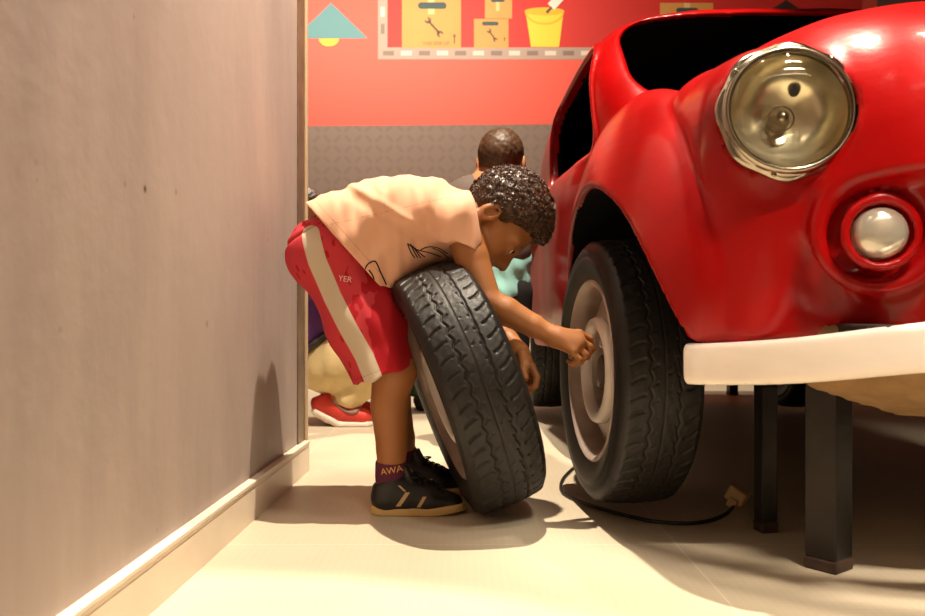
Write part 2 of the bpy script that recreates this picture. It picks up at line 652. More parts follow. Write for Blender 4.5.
M_blue = mat('print_blue', lin(92, 142, 148), 0.6); M_yel = mat('print_yellow', lin(236, 206, 60), 0.6)
M_box = mat('print_cardboard', lin(212, 150, 78), 0.6, var=0.04); M_slot = mat('print_slot', lin(52, 76, 76), 0.6)
M_tape = mat('print_tape', lin(228, 190, 130), 0.6); M_tool = mat('print_tool', lin(92, 74, 52), 0.6)
M_frame = mat('print_shelf', lin(176, 152, 140), 0.6); M_dash1 = mat('print_dash_dark', lin(134, 114, 104), 0.6)
M_dash2 = mat('print_dash_light', lin(222, 204, 190), 0.6); M_deep = mat('print_deep_red', lin(206, 46, 40), 0.6)
M_white = mat('print_white', lin(232, 226, 214), 0.6); M_dred = mat('print_dark', lin(60, 40, 36), 0.6); M_yel2 = mat('print_handle', lin(222, 178, 40), 0.6)

mural = empty('wall_mural', BW(580, 60, 0.004))
tag(mural, 'flat garage mural of boxes, bucket and lamp printed on the red back wall', 'mural')


def flat(name, pts, m, lay, parent=mural):
    mb = MB()
    mb.poly([BW(x, y, 0.0006) for x, y in pts], thick=-RD * (0.0008 * lay + 0.0004))
    return mb.build(name, m, parent)


def rect(x0, y0, x1, y1): return [(x0, y0), (x1, y0), (x1, y1), (x0, y1)]


def rrect(x0, y0, x1, y1, r, n=5):
    out = []
    for cx, cy, a in ((x1 - r, y0 + r, -90), (x1 - r, y1 - r, 0), (x0 + r, y1 - r, 90), (x0 + r, y0 + r, 180)):
        for i in range(n + 1):
            t = math.radians(a + 90 * i / n)
            out.append((cx + r * math.cos(t), cy + r * math.sin(t)))
    return out


def thick_line(p, q, w):
    d = unit(np.array(q, float) - np.array(p, float)); nx, ny = -d[1] * w / 2, d[0] * w / 2
    return [(p[0] + nx, p[1] + ny), (q[0] + nx, q[1] + ny), (q[0] - nx, q[1] - ny), (p[0] - nx, p[1] - ny)]


flat('printed_lamp_shade', [(331, 3), (368, 38.5), (294, 38.5)], M_blue, 1)
flat('printed_bulb', [(329 + 10 * math.cos(t), 38.8 + 7.5 * math.sin(t)) for t in np.linspace(0, PI, 14)], M_yel, 1)
flat('printed_shelf_back', rect(387, -70, 862, 48), M_deep, 1)
sf = flat('printed_shelf_frame', [(378, -70), (387.5, -70), (387.5, 47.5), (862, 47.5), (862, 59.5), (378, 59.5)], M_frame, 2)
xx = 383; k = 0
while xx < 855:
    flat('dash', rect(xx, 51, xx + 11, 55.5), M_dash1 if k % 2 == 0 else M_dash2, 3, parent=sf)
    xx += 18; k += 1
yy = 34; k = 1
while yy > -60:
    flat('dash', rect(380.8, yy - 10, 384.6, yy), M_dash1 if k % 2 else M_dash2, 3, parent=sf)
    yy -= 17; k += 1


def printed_box(x0, y0, x1, y1, sl, tp, wr, ar):
    b = flat('printed_box', rect(x0, y0, x1, y1), M_box, 3)
    if tp: flat('printed_tape', rect(*tp), M_tape, 4, parent=b)
    if sl: flat('printed_handle_slot', rrect(*sl, (sl[3] - sl[1]) / 2 - .01), M_slot, 5, parent=b)
    if wr:
        mb = MB()
        (ax, ay), (bx_, by_), w = wr
        for pts in (thick_line((ax, ay), (bx_, by_), w), ):
            mb.poly([BW(x, y, 0.0006) for x, y in pts], thick=-RD * 0.0036)
        for cx, cy, a0 in ((ax, ay, 225), (bx_, by_, 45)):
            pts = []
            for t in np.linspace(40, 320, 12):
                tt = math.radians(t + a0); pts.append((cx + w * 1.5 * math.cos(tt), cy + w * 1.5 * math.sin(tt)))
            for t in np.linspace(320, 40, 12):
                tt = math.radians(t + a0); pts.append((cx + w * .7 * math.cos(tt), cy + w * .7 * math.sin(tt)))
            mb.poly([BW(x, y, 0.0006) for x, y in pts], thick=-RD * 0.0036)
        mb.build('printed_wrench', M_tool, b)
    if ar:
        x, ya, yb, w = ar
        flat('printed_arrow', [(x - .35 * w, yb), (x - .35 * w, ya + w * 2), (x - w, ya + w * 2), (x, ya), (x + w, ya + w * 2), (x + .35 * w, ya + w * 2), (x + .35 * w, yb)], M_tool, 4, parent=b)
    return b


def text_mesh(name, body, size, material):
    cu = bpy.data.curves.new(name, 'FONT'); cu.body = body; cu.size = size; cu.align_x = 'CENTER'
    o = bpy.data.objects.new(name, cu); C.objects.link(o)
    dg = bpy.context.evaluated_depsgraph_get()
    me = bpy.data.meshes.new_from_object(o.evaluated_get(dg))
    bpy.data.objects.remove(o); bpy.data.curves.remove(cu)
    me.materials.clear(); me.materials.append(material)
    return me


big = printed_box(402, -34, 461, 48, (418, 2.5, 446.5, 9), (428, -34, 434.5, 14.5), ((428, 20.5), (440, 34), 2.2), (454.5, 33.5, 44, 1.7))
tm = text_mesh('printed_words', 'THIS SIDE UP', 0.036, M_tool)
c = BW(436, 45, 0.0042)
for v in tm.vertices:
    q = RL * v.co.x + np.array([0, 0, v.co.y]) - RD * v.co.z
    v.co = c + q
obj('printed_words', tm, big)
printed_box(474, 19, 508.5, 48, (482, 21.8, 498.5, 25.6), None, ((489, 31), (495.5, 40), 1.5), (504.5, 37, 41.5, 1.1))
printed_box(485, -14, 512, 18.6, (491, -1.5, 504.5, 2.2), (496, 2, 499.5, 11), None, None)
printed_box(660, 3, 713, 48, (676, 8, 698, 13), (684, 3, 690, 20), None, None)
bk = flat('printed_bucket', [(525.5, 11), (563.5, 11), (559, 47), (531, 47)], M_yel, 3)
flat('printed_bucket_rim', [(544.5 + 20 * math.cos(t), 11.5 + 4 * math.sin(t)) for t in np.linspace(0, 2 * PI, 24, endpoint=False)], M_yel2, 4, parent=bk)
flat('printed_bucket_handle', [(544.5 + 19.5 * math.cos(t), 12 + 13 * math.sin(t)) for t in np.linspace(0, PI, 16)] + [(544.5 + 17.5 * math.cos(t), 12 + 11 * math.sin(t)) for t in np.linspace(PI, 0, 16)], M_yel2, 5, parent=bk)
flat('printed_brush_handle', thick_line((546.5, 13), (553, 6), 2.6), M_tool, 5, parent=bk)
flat('printed_brush', thick_line((551, 7), (562, -5), 9), M_white, 6, parent=bk)
flat('printed_lamp_shade', [(786, 0), (804, 12), (768, 12)], M_dred, 2)

# ------------------------------------------------------------------ camera and light
cam = bpy.data.cameras.new('camera'); cam.sensor_width = 36; cam.lens = F / 925 * 36
cam.clip_start = 0.05
co = bpy.data.objects.new('camera', cam); C.objects.link(co)
co.location = (0, 0, CAMH); co.rotation_euler = (PI / 2, 0, 0)
bpy.context.scene.camera = co
sc = bpy.context.scene
cam.dof.use_dof = True; cam.dof.focus_distance = 1.93; cam.dof.aperture_fstop = 6.3
vs = sc.view_settings
vs.view_transform = 'Standard'; vs.look = 'None'; vs.gamma = 1; vs.use_curve_mapping = False
vs.exposure = 0.0

w = bpy.data.worlds.new('world'); sc.world = w; w.use_nodes = True
w.node_tree.nodes['Background'].inputs[0].default_value = (1, 0.62, 0.34, 1)
w.node_tree.nodes['Background'].inputs[1].default_value = 0.10


def spot(name, loc, aim, power, size=70, rad=0.04, blend=0.25, col=(1, 0.85, 0.66)):
    l = bpy.data.lights.new(name, 'SPOT'); l.energy = power; l.spot_size = math.radians(size); l.spot_blend = blend
    l.shadow_soft_size = rad; l.color = col
    o = bpy.data.objects.new(name, l); C.objects.link(o)
    o.location = loc
    o.rotation_euler = (Vector(aim) - Vector(loc)).to_track_quat('-Z', 'Y').to_euler()
    return o


def area(name, loc, aim, power, sx, sy, col=(1, 0.85, 0.66)):
    l = bpy.data.lights.new(name, 'AREA'); l.energy = power; l.shape = 'RECTANGLE'; l.size = sx; l.size_y = sy; l.color = col
    o = bpy.data.objects.new(name, l); C.objects.link(o)
    o.location = loc
    o.rotation_euler = (Vector(aim) - Vector(loc)).to_track_quat('-Z', 'Y').to_euler()
    return o


spot('track_spot_boy', (0.16, 1.95, 3.2), (0.02, 1.95, 0), 720, 56, 0.022, .2)
spot('track_spot_front', (-0.45, 0.3, 3.2), (-0.47, 0.37, 0), 560, 40, 0.04, .10)
spot('track_spot_back', (-0.1, 4.3, 3.2), (-0.1, 4.75, 0), 430, 78, 0.06, .12)
spot('track_spot_wall', (0.35, 1.5, 3.2), (-0.46, 2.15, 1.8), 120, 58, 0.16, .8)
spot('track_spot_car', (1.0, 1.35, 3.2), (0.98, 1.72, 0.9), 150, 36, 0.04, .4)
a1 = area('car_light', (1.15, 0.35, 3.15), (1.15, 1.55, 0.7), 8, 0.7, 0.05)
area('wall_washer', (-0.8, 5.0, 3.1), (-0.7, 6.6, 1.9), 96, 2.6, 0.12)
a2 = area('track_light', (1.2, -0.45, 3.0), (1.2, 1.2, 0.6), 11, 1.0, 0.05)
for a_ in (a1, a2): a_.data.spread = math.radians(40)
area('front_fill_light', (0.6, -1.0, 3.1), (0.6, -2.1, 1.4), 40, 2.6, 0.12)  # added unseen lamp: lights the front wall for soft fill and car reflections
mb = MB(); mb.box((0.3, -2.25, 1.65), (7.4, 0.1, 3.3))
structure(mb.build('wall_front', mat('front_wall_paint', lin(206, 188, 164), 0.7)))
# ------------------------------------------------------------------ tyres and wheels
def tri(x): return 2 * np.abs(2 * (x - np.floor(x + 0.5))) - 1


def sstep(a, b, x):
    t = np.clip((x - a) / (b - a), 0, 1)
    return t * t * (3 - 2 * t)


def tyre_arrays(nth=880, worn=1.0):
    prof = [(-.060, .197), (-.066, .196), (-.071, .201), (-.0765, .212), (-.084, .228), (-.0885, .244), (-.0885, .256), (-.0865, .257), (-.0865, .260), (-.086, .268), (-.082, .279), (-.0755, .2875)]
    ta = np.linspace(-.070, .070, 66)
    tr = .2985 - .0055 * np.abs(ta / .070) ** 2.4
    a = 1.02 * np.array([p[0] for p in prof] + list(ta) + [-p[0] for p in prof[::-1]])
    r = np.array([p[1] for p in prof] + list(tr) + [p[1] for p in prof[::-1]])
    th = np.linspace(0, 2 * PI, nth, endpoint=False)
    A, T = np.meshgrid(a, th, indexing='ij')
    Rr = np.repeat(r[:, None], nth, 1)
    np_ = 54
    ph = T / (2 * PI) * np_
    def groove(d, w): return 1 - sstep(w * .45, w, np.abs(d))
    D = .0030 * groove(A - .0015, .0022)
    zl = -.030 + .0032 * tri(ph) * (0.6 + .4 * np.sin(ph * .37))
    zr = .029 + .0036 * tri(ph + .4)
    D = np.maximum(D, .0042 * groove(A - zl, .0030))
    D = np.maximum(D, .0042 * groove(A - zr, .0030))
    circ = 2 * PI * .298 / np_
    def sipe(phase, a0, a1, w, curve):
        s = np.sign(a0 + a1)
        x = np.abs(A); lo, hi = min(abs(a0), abs(a1)), max(abs(a0), abs(a1))
        q = (x - lo) / (hi - lo)
        f = ph + phase + curve * q * q
        dd = (f - np.round(f)) * circ
        inside = sstep(lo - .001, lo + .0015, x) * (1 - sstep(hi - .003, hi + .001, x)) * (np.sign(A) == s)
        return groove(dd, w) * inside
    D = np.maximum(D, .0042 * sipe(0, -.043, -.072, .0042, -.45))
    D = np.maximum(D, .0042 * sipe(.3, .040, .072, .0042, .40))
    D = np.maximum(D, .0030 * sipe(.15, -.022, -.030, .0036, .3))
    D = np.maximum(D, .0030 * sipe(.6, .014, .029, .0036, .3))
    D = np.maximum(D, .0026 * sipe(.1, -.004, -.013, .0030, -.2) * (np.sin(ph * 1.3) > 0))
    tread = sstep(.078, .070, np.abs(A))
    Rr = Rr - D * tread * worn
    # scuffed, slightly uneven rubber
    X = np.stack([A, Rr * np.cos(T), Rr * np.sin(T)], -1).reshape(-1, 3).astype(np.float32)
    nz = (wob(X, 45, 8) * .0005 + wob(X, 160, 8, off=6) * .00035).reshape(A.shape)
    Rr = Rr + nz
    V = np.stack([A, Rr * np.cos(T), Rr * np.sin(T)], -1).reshape(-1, 3)
    m = len(a)
    i, j = np.meshgrid(np.arange(m), np.arange(nth), indexing='ij')
    i2 = (i + 1) % m; j2 = (j + 1) % nth
    Q = np.stack([i * nth + j, i * nth + j2, i2 * nth + j2, i2 * nth + j], -1).reshape(-1, 4)
    return V.astype(np.float32), Q


M_rub = mat('tyre_rubber', lin(25, 21, 18), 0.5, bump=0.35, bscale=160, var=0.35, vscale=22, bdist=0.0015, spec=0.4)
M_rim = mat('dusty_steel_rim', lin(178, 160, 148), 0.42, metal=0.25, var=0.18, vscale=16)
M_ring = mat('pale_hub_ring', lin(240, 228, 220), 0.36, metal=0.0, var=0.05, vscale=20)
M_hub = mat('grimy_hub', lin(84, 70, 60), 0.55, metal=0.4, var=0.3, vscale=30)
M_nut = mat('bright_nut', lin(205, 196, 184), 0.3, metal=0.85)


def axis_matrix(c, outw, up=(0, 0, 1)):
    """local z = outward axis of the wheel"""
    z = Vector(outw).normalized(); u = Vector(up)
    x = (u - z * u.dot(z)).normalized(); y = z.cross(x)
    M = Matrix((x, y, z)).transposed().to_4x4(); M.translation = Vector(c)
    return M


def place(V, M):
    """arrays whose axis runs along local x -> wheel axis (local z of M)"""
    A = np.array(M)
    W = np.stack([V[:, 1], V[:, 2], V[:, 0]], -1)
    return (W @ A[:3, :3].T + A[:3, 3]).astype(np.float32)


TV, TQ = tyre_arrays()
TV2, _ = tyre_arrays(worn=.5)


def wheel(parent, M, name='wheel', verts=None):
    """rim with hub; tyre and nuts hang below it"""
    mb = MB()
    mb.lathe([(.1835, .024), (.176, .020), (.163, .030), (.145, .042), (.120, .050), (.093, .048), (.090, .022), (.060, .017), (.0, .017)], M, 72)
    mb.lathe([(.204, -.078), (.197, -.074), (.1845, -.05), (.1845, .030), (.189, .062), (.196, .076), (.2035, .0805), (.2075, .077), (.2065, .068)], M, 72)
    rim = mb.build(name, M_rim, parent, smooth=True, angle=0.7)
    V = place(TV2 if name == 'wheel' else TV, M)
    me = mesh_arrays('tire', V, TQ, M_rub)
    t = obj('tire', me, rim); t['label'] = 'black rubber tyre with worn zigzag tread'
    mb = MB(); mb.lathe([(.122, .046), (.1215, .062), (.118, .069), (.109, .0715), (.099, .069), (.0945, .060), (.093, .044)], M, 72, close=True)
    r = mb.build('hub_ring', M_ring, rim, smooth=True); r['label'] = 'pale raised hub ring'
    mb = MB(); mb.lathe([(.092, .021), (.084, .0205), (.050, .021), (.040, .027), (.036, .046), (.030, .052), (.012, .054), (.0, .054)], M, 48)
    mb.build('hub', M_hub, rim, smooth=True, angle=.6)
    for k in range(4):
        a = 2 * PI * k / 4 + .55
        c = M @ Vector((.068 * math.cos(a), .068 * math.sin(a), .0))
        Mn = M.copy(); Mn.translation = c
        mb = MB(); mb.lathe([(.013, .019), (.013, .024), (.0105, .026), (.0105, .040), (.008, .043), (.0, .0445)], Mn, 6)
        mb.build('lug_nut', M_nut, rim)
    return rim


# the loose wheel the boy leans over
lean = math.radians(20.3); psi = math.radians(9.5)
ax_right = Vector((math.cos(lean) * math.cos(psi), math.sin(psi), math.sin(lean) * math.cos(psi)))
LC = P(464.5, 386, 1.965)
SC = Matrix.Scale(.965, 4)
LM = axis_matrix(LC, -ax_right) @ SC
zmin = place(TV, LM)[:, 2].min()
LC = LC - np.array([0, 0, zmin - 0.0005])
LM = axis_matrix(LC, -ax_right) @ SC
loose = empty('loose_wheel', (LC[0], LC[1], 0))
tag(loose, 'loose black tyre on its rim, tilted against the boy and standing on the floor', 'tyre')
wheel(loose, LM, 'rim')
print('loose centre', LC, (LC[0] / LC[1] * F + 462.5, 308 - (LC[2] - CAMH) / LC[1] * F))
# ------------------------------------------------------------------ the red car
XC = 0.93
HL = np.array([0.514, 1.345, 0.780])           # left headlight seat
HD = unit([-0.10, -1.0, 0.06])
FG = np.array([0.634, 1.286, 0.584])
FD = unit([-0.22, -1.0, -0.02])
WC = np.array([0.368, 1.955, 0.328]); WA = Vector((-math.cos(math.radians(6)), -math.sin(math.radians(6)), 0))


def uv(p):
    q = p.copy(); q[:, 0] = np.abs(p[:, 0] - XC)
    return q


def cabin(q):
    d = sell(q, (0, 3.08, .85), (.60, 1.22, .505), 4.2)
    # raked, slightly bowed windscreen and a sloping back
    k = q.copy(); k[:, 1] -= .22 * q[:, 0] ** 2
    d = smax(d, plane(k, (0, 2.055, 1.0), (0, -.68, .733)), .09)
    d = smax(d, plane(q, (0, 3.95, 1.30), (0, .70, .71)), .14)
    return d


def ml(v): return np.array([XC - v[0], v[1], v[2]])       # left side point -> u coordinates


HLu = ml(HL); HDu = np.array([-HD[0], HD[1], HD[2]])
FGu = ml(FG); FDu = np.array([-FD[0], FD[1], FD[2]])


def box2(a, b, ca, cb, ha, hb, r):
    x = np.abs(a - ca) - (ha - r); y = np.abs(b - cb) - (hb - r)
    return np.sqrt(np.maximum(x, 0) ** 2 + np.maximum(y, 0) ** 2) + np.minimum(np.maximum(x, y), 0) - r


def car_outer(p):
    q = uv(p)
    u, y, z = q[:, 0], q[:, 1], q[:, 2]
    hood = sell(q, (0, 2.25, .62), (.475, 1.05, .432), 3.5)
    hood = smax(hood, .672 - z, .012)
    nose = sell(q, (0, 2.05, .56), (.45, .75, .25), 4)
    d = smin(hood, nose, .03)
    nac = chain(q, [(.418, 1.43, .788), (.427, 1.62, .812), (.455, 2.0, .822), (.50, 2.45, .815)], [.116, .109, .106, .098], .02)
    nac = smax(nac, plane(q, HLu, HDu), .02)
    apron = cone(q, (.400, 1.475, .70), (.408, 1.50, .45), .124, .112)
    nac = smin(nac, apron, .05)
    d = smin(d, nac, .045)
    fender = ell(q, (.507, 1.965, .525), (.172, .545, .428))
    # crease where the wing bulges out of the lamp nacelle
    d = d + .009 * np.exp(-((fender - d) / .013) ** 2) * sstep(.58, .72, z) * sstep(2.05, 1.85, y)
    d = smin(d, fender, .016)
    side = sell(q, (0, 3.42, .655), (.65, 1.27, .335), 5)
    d = smin(d, side, .06)
    rear = ell(q, (.56, 3.80, .56), (.125, .72, .40))
    d = smin(d, rear, .05)
    # fog lamp: a round moulding with a cup in it
    d = smin(d, torus(q, FGu + FDu * -.027, FDu, .084, .009), .055)
    d = smin(d, torus(q, FGu + FDu * -.002, FDu, .0515, .0075), .020)
    d = smin(d, cabin(q), .05)
    # hand made surface: shallow waves
    d = d + wob(p, 11, 7) * .0022
    zb = .32 + np.maximum(0, 2.1 - y) * .135
    d = smax(d, zb - z, .012)
    return d


def car_cut(p, d):
    q = uv(p)
    u, y, z = q[:, 0], q[:, 1], q[:, 2]
    cab = cabin(q)
    ws = np.maximum(box2(u, z, 0, 1.140, .492, .155, .11), np.maximum(y - 2.80, 1.8 - y))
    ws = np.maximum(ws, -(cab + .12))
    d = smax(d, -ws, .022)
    sw = box2(y - (z - 1.1) * .45, z, 2.75, 1.055, .40, .160, .07)
    fr = np.maximum(np.maximum(np.abs(sw + .004) - .026, cab - .013), .30 - u)
    d = smin(d, fr, .010)
    sw = np.maximum(sw, .30 - u)
    d = smax(d, -sw, .016)
    hol = np.maximum(cab + .036, .74 - z)
    d = smax(d, -hol, .01)
    for yc in (1.925, 3.80):
        w = (np.sqrt(((y - yc) / (np.where(y < yc, .475, .388) if yc < 3 else .37)) ** 2 + ((z - .35) / .385) ** 2) - 1) * .36
        w = np.maximum(w, .33 - u)
        d = smax(d, -w, .014)
    # seats of the lamps
    for c, n, r, dep in ((HLu, HDu, .098, .075), (FGu, FDu, .0405, .03)):
        h = plane(q, c, n)
        rad = np.sqrt(np.maximum(((q - V3(c)) ** 2).sum(-1) - h * h, 0))
        d = smax(d, -np.maximum(rad - r, -h - dep), .004)
    return d


def car_f(p): return car_cut(p, car_outer(p))


def car_paint():
    m, nt, b = new_mat('red_car_paint')
    N = nt.nodes.new; L = nt.links.new
    tc = N('ShaderNodeTexCoord')
    n = N('ShaderNodeTexNoise'); n.inputs['Scale'].default_value = 5; n.inputs['Detail'].default_value = 6
    L(tc.outputs['Object'], n.inputs['Vector'])
    rp = N('ShaderNodeValToRGB')
    rp.color_ramp.elements[0].position = .3; rp.color_ramp.elements[1].position = .7
    rp.color_ramp.elements[0].color = lin(136, 3, 4); rp.color_ramp.elements[1].color = lin(160, 5, 6)
    L(n.outputs['Fac'], rp.inputs[0]); L(rp.outputs[0], b.inputs['Base Color'])
    b.inputs['Roughness'].default_value = 0.34; b.inputs['Specular IOR Level'].default_value = 0.12
    b.inputs['Coat Weight'].default_value = 0.30; b.inputs['Coat Roughness'].default_value = 0.13
    mp = N('ShaderNodeMapping'); mp.inputs['Scale'].default_value = (26, 7, 40)
    L(tc.outputs['Object'], mp.inputs['Vector'])
    n2 = N('ShaderNodeTexNoise'); n2.inputs['Scale'].default_value = 1; n2.inputs['Detail'].default_value = 4
    L(mp.outputs[0], n2.inputs['Vector'])
    bp = N('ShaderNodeBump'); bp.inputs['Strength'].default_value = .22; bp.inputs['Distance'].default_value = .004
    L(n2.outputs['Fac'], bp.inputs['Height']); L(bp.outputs[0], b.inputs['Normal']); L(bp.outputs[0], b.inputs['Coat Normal'])
    return m


M_car = car_paint()
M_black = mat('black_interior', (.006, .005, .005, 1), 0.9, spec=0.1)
M_under = mat('dark_underbody', lin(40, 30, 24), 0.8)
M_chrome = mat('aged_chrome', lin(160, 150, 132), 0.2, metal=1.0, bump=.12, bscale=60)
M_refl = mat('yellowed_reflector', lin(250, 242, 216), 0.2, metal=.85, bump=.10, bscale=14, bdist=.004)
M_bump = mat('pearl_silver_paint', lin(236, 226, 216), 0.30, metal=0.1, bump=.15, bscale=22, var=.05, vscale=8, coat=.4, stretch=(1, 1, 3))
M_fibre = mat('raw_fibreglass', lin(140, 108, 68), 0.8, bump=.6, bscale=60, var=.25, vscale=20, bdist=.004)

glass = bpy.data.materials.new('lamp_glass'); glass.use_nodes = True
nt = glass.node_tree; nt.nodes.clear()
o_ = nt.nodes.new('ShaderNodeOutputMaterial'); mx_ = nt.nodes.new('ShaderNodeMixShader'); tr_ = nt.nodes.new('ShaderNodeBsdfTransparent')
gl_ = nt.nodes.new('ShaderNodeBsdfGlossy'); gl_.inputs['Roughness'].default_value = .03; fr_ = nt.nodes.new('ShaderNodeFresnel'); fr_.inputs[0].default_value = 1.5
tr_.inputs[0].default_value = (.96, .95, .88, 1)
nt.links.new(fr_.outputs[0], mx_.inputs[0]); nt.links.new(tr_.outputs[0], mx_.inputs[1]); nt.links.new(gl_.outputs[0], mx_.inputs[2]); nt.links.new(mx_.outputs[0], o_.inputs[0])
M_glass = glass

car = empty('car', (XC, 2.9, 0))
tag(car, 'old red rounded car with its bonnet towards us and no glass in the windows', 'car')


def car_mats(c):
    c = c.astype(np.float32)
    q = uv(c)
    d = fchunk(car_outer, c)
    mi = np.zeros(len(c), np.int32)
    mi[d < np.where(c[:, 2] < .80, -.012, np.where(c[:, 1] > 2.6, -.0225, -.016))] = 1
    return mi


HH = 0.0085
V, Q = sdf_arrays(car_f, (XC - .74, 1.14, .27), (XC + .74, 4.85, 1.44), HH, 3, 2.2)
mi = car_mats(V[Q].mean(1))
nrm = np.cross(V[Q[:, 2]] - V[Q[:, 0]], V[Q[:, 3]] - V[Q[:, 1]]); nrm /= np.maximum(np.linalg.norm(nrm, axis=1), 1e-9)[:, None]
cz = V[Q].mean(1)[:, 2]
mi[(nrm[:, 2] < -.8) & (cz < .45) & (mi == 0)] = 2
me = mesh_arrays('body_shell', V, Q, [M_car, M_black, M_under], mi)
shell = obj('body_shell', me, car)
print('car verts', len(V))


def lampframe(c, n):
    z = Vector(n).normalized(); u = Vector((0, 0, 1)); x = (u - z * u.dot(z)).normalized(); y = z.cross(x)
    M = Matrix((x, y, z)).transposed().to_4x4(); M.translation = Vector(c); return M


def mir(v): return np.array([2 * XC - v[0], v[1], v[2]])


for c, n in ((HL, HD), (mir(HL), np.array([-HD[0], HD[1], HD[2]]))):
    M = lampframe(c, n)
    # flange: a lathed plate whose outline is gently eight sided
    mb = MB(); seg = 96
    prof = [(.090, -.004), (.108, -.004), (.1105, .002), (.109, .007), (.1045, .0095), (.1025, .010), (.1015, .016), (.0985, .021), (.0945, .0215), (.092, .019), (.090, .015)]
    rings = []
    for i, (r, h) in enumerate(prof):
        ring = []
        for k in range(seg):
            a = 2 * PI * k / seg
            w8 = 1 + (.022 * math.cos(8 * a + .4) if 1 <= i <= 4 else 0)
            ring.append(mb.bm.verts.new(M @ Vector((r * w8 * math.cos(a), r * w8 * math.sin(a), h))))
        rings.append(ring)
    for i in range(len(rings)):
        A, B = rings[i], rings[(i + 1) % len(rings)]
        for k in range(seg): mb.bm.faces.new((A[k], A[(k + 1) % seg], B[(k + 1) % seg], B[k]))
    head = mb.build('headlight', M_chrome, car, smooth=True)
    head['label'] = 'round headlight in an aged chrome rim'
    for a in (0.9, 2.9, 4.5, 5.6):
        mb = MB(); Ms = M.copy(); Ms.translation = M @ Vector((.1045 * math.cos(a), .1045 * math.sin(a), .0105))
        mb.lathe([(.0042, 0), (.0042, .0015), (.003, .0028), (0, .003)], Ms, 12)
        mb.build('rim_screw', M_chrome, head, smooth=True)
    mb = MB(); mb.lathe([(.092, .016), (.0905, .008), (.085, -.010), (.073, -.031), (.055, -.048), (.033, -.059), (.016, -.063), (0, -.063)], M, 64)
    mb.build('reflector', M_refl, head, smooth=True)
    mb = MB(); mb.lathe([(.0925, .019), (.089, .026), (.078, .0345), (.056, .0425), (.028, .047), (0, .048)], M, 64)
    mb.build('lens', M_glass, head, smooth=True)
    mb = MB(); Mb = M.copy()
    mb.lathe([(.017, -.062), (.017, -.050), (.0135, -.047), (.0105, -.044), (.0105, -.028), (.0085, -.022), (.0, -.020)], Mb, 24)
    mb.lathe([(.021, -.040), (.022, -.037), (.021, -.034), (.019, -.037)], Mb, 24, close=True)
    mb.build('bulb', M_chrome, head, smooth=True)
    # sight hole near the top of the reflector
    mb = MB(); Mh = M.copy(); Mh.translation = M @ Vector((.045, -.022, -.040))
    s = bmesh.ops.create_uvsphere(mb.bm, u_segments=16, v_segments=10, radius=.0085, matrix=Matrix.Translation(Mh.translation))
    mb.build('spacer_cap', M_under, head, smooth=True)

M_fog = mat('cloudy_fog_glass', lin(196, 188, 172), 0.18, metal=.55, bump=.3, bscale=30, bdist=.004, coat=.6)
for c, n in ((FG, FD), (mir(FG), np.array([-FD[0], FD[1], FD[2]]))):
    M = lampframe(c, n)
    mb = MB(); mb.lathe([(.040, -.026), (.040, -.006), (.037, .002), (.029, .010), (.017, .015), (0, .0165)], M, 48)
    fo = mb.build('fog_lamp', M_fog, car, smooth=True); fo['label'] = 'small cloudy fog lamp in a red cup'

# bumper: a rounded bar bent round the nose
pts = [(.398, 1.475, .374), (.410, 1.455, .3745), (.43, 1.43, .376), (.47, 1.375, .381), (.53, 1.300, .390), (.60, 1.235, .406), (.68, 1.185, .419), (.77, 1.150, .428), (.86, 1.135, .432), (.93, 1.13, .433)]
pts = [np.array(p) for p in pts]
full = pts + [mir(p) for p in pts[-2::-1]]
scl = [.55, .86] + [1] * (len(full) - 4) + [.86, .55]


def resample(pts, n):
    P_ = np.array(pts); d = np.r_[0, np.cumsum(np.linalg.norm(np.diff(P_, axis=0), axis=1))]
    t = np.linspace(0, d[-1], n)
    return np.stack([np.interp(t, d, P_[:, i]) for i in range(P_.shape[1])], 1)


fs = resample(np.c_[np.array(full), np.array(scl)[:, None]], 61)
ker = np.array([1, 2, 3, 2, 1]) / 9
sm = fs.copy()
for i in range(4): sm[2:-2, i] = np.convolve(fs[:, i], ker, 'valid')
sm[0, 3] = .78; sm[1, 3] = .95; sm[2:-2, 3] = 1; sm[-2, 3] = .95; sm[-1, 3] = .78
mb = MB(); rings = []
for i in range(len(sm)):
    t = sm[min(i + 1, len(sm) - 1), :3] - sm[max(i - 1, 0), :3]; t = unit(t)
    o = unit(np.cross(t, [0, 0, 1])); up = np.cross(o, t)
    if i == 0: sm[i, :3] -= t * .001
    ring = []
    for k in range(32):
        a = 2 * PI * k / 32
        ca, sa = math.cos(a), math.sin(a)
        ex = .38
        X = math.copysign(abs(ca) ** ex, ca) * .024 * sm[i, 3]; Z = math.copysign(abs(sa) ** ex, sa) * .0355 * sm[i, 3]
        ring.append(mb.bm.verts.new(sm[i, :3] + o * X + up * Z))
    rings.append(ring)
for i in range(len(rings) - 1):
    for k in range(32): mb.bm.faces.new((rings[i][k], rings[i][(k + 1) % 32], rings[i + 1][(k + 1) % 32], rings[i + 1][k]))
mb.bm.faces.new(rings[0]); mb.bm.faces.new(rings[-1])
bo = mb.build('bumper', M_bump, car, smooth=True, angle=.9); bo['label'] = 'pearly silver painted bumper'
# dark brackets and floor pan under the nose
mb = MB()
for s in (-1, 1):
    mb.box((XC + s * .30, 1.36, .425), (.05, .30, .04), bevel=.004)
    mb.box((XC + s * .29, 3.06, .362), (.06, 3.0, .05), bevel=.004)
for y in (1.53, 2.45, 3.3, 4.55): mb.box((XC, y, .362), (.70, .05, .05), bevel=.004)
mb.box((XC, 2.6, .395), (.62, 2.1, .02))
mb.build('chassis', M_under, car)


def pan(p):
    q = uv(p)
    d = ell(q, (0, 1.60, .43), (.43, .350, .168))
    d = np.maximum(np.maximum(d, q[:, 2] - .44), q[:, 1] - 1.485)
    return d + wob(p, 30, 6) * .003


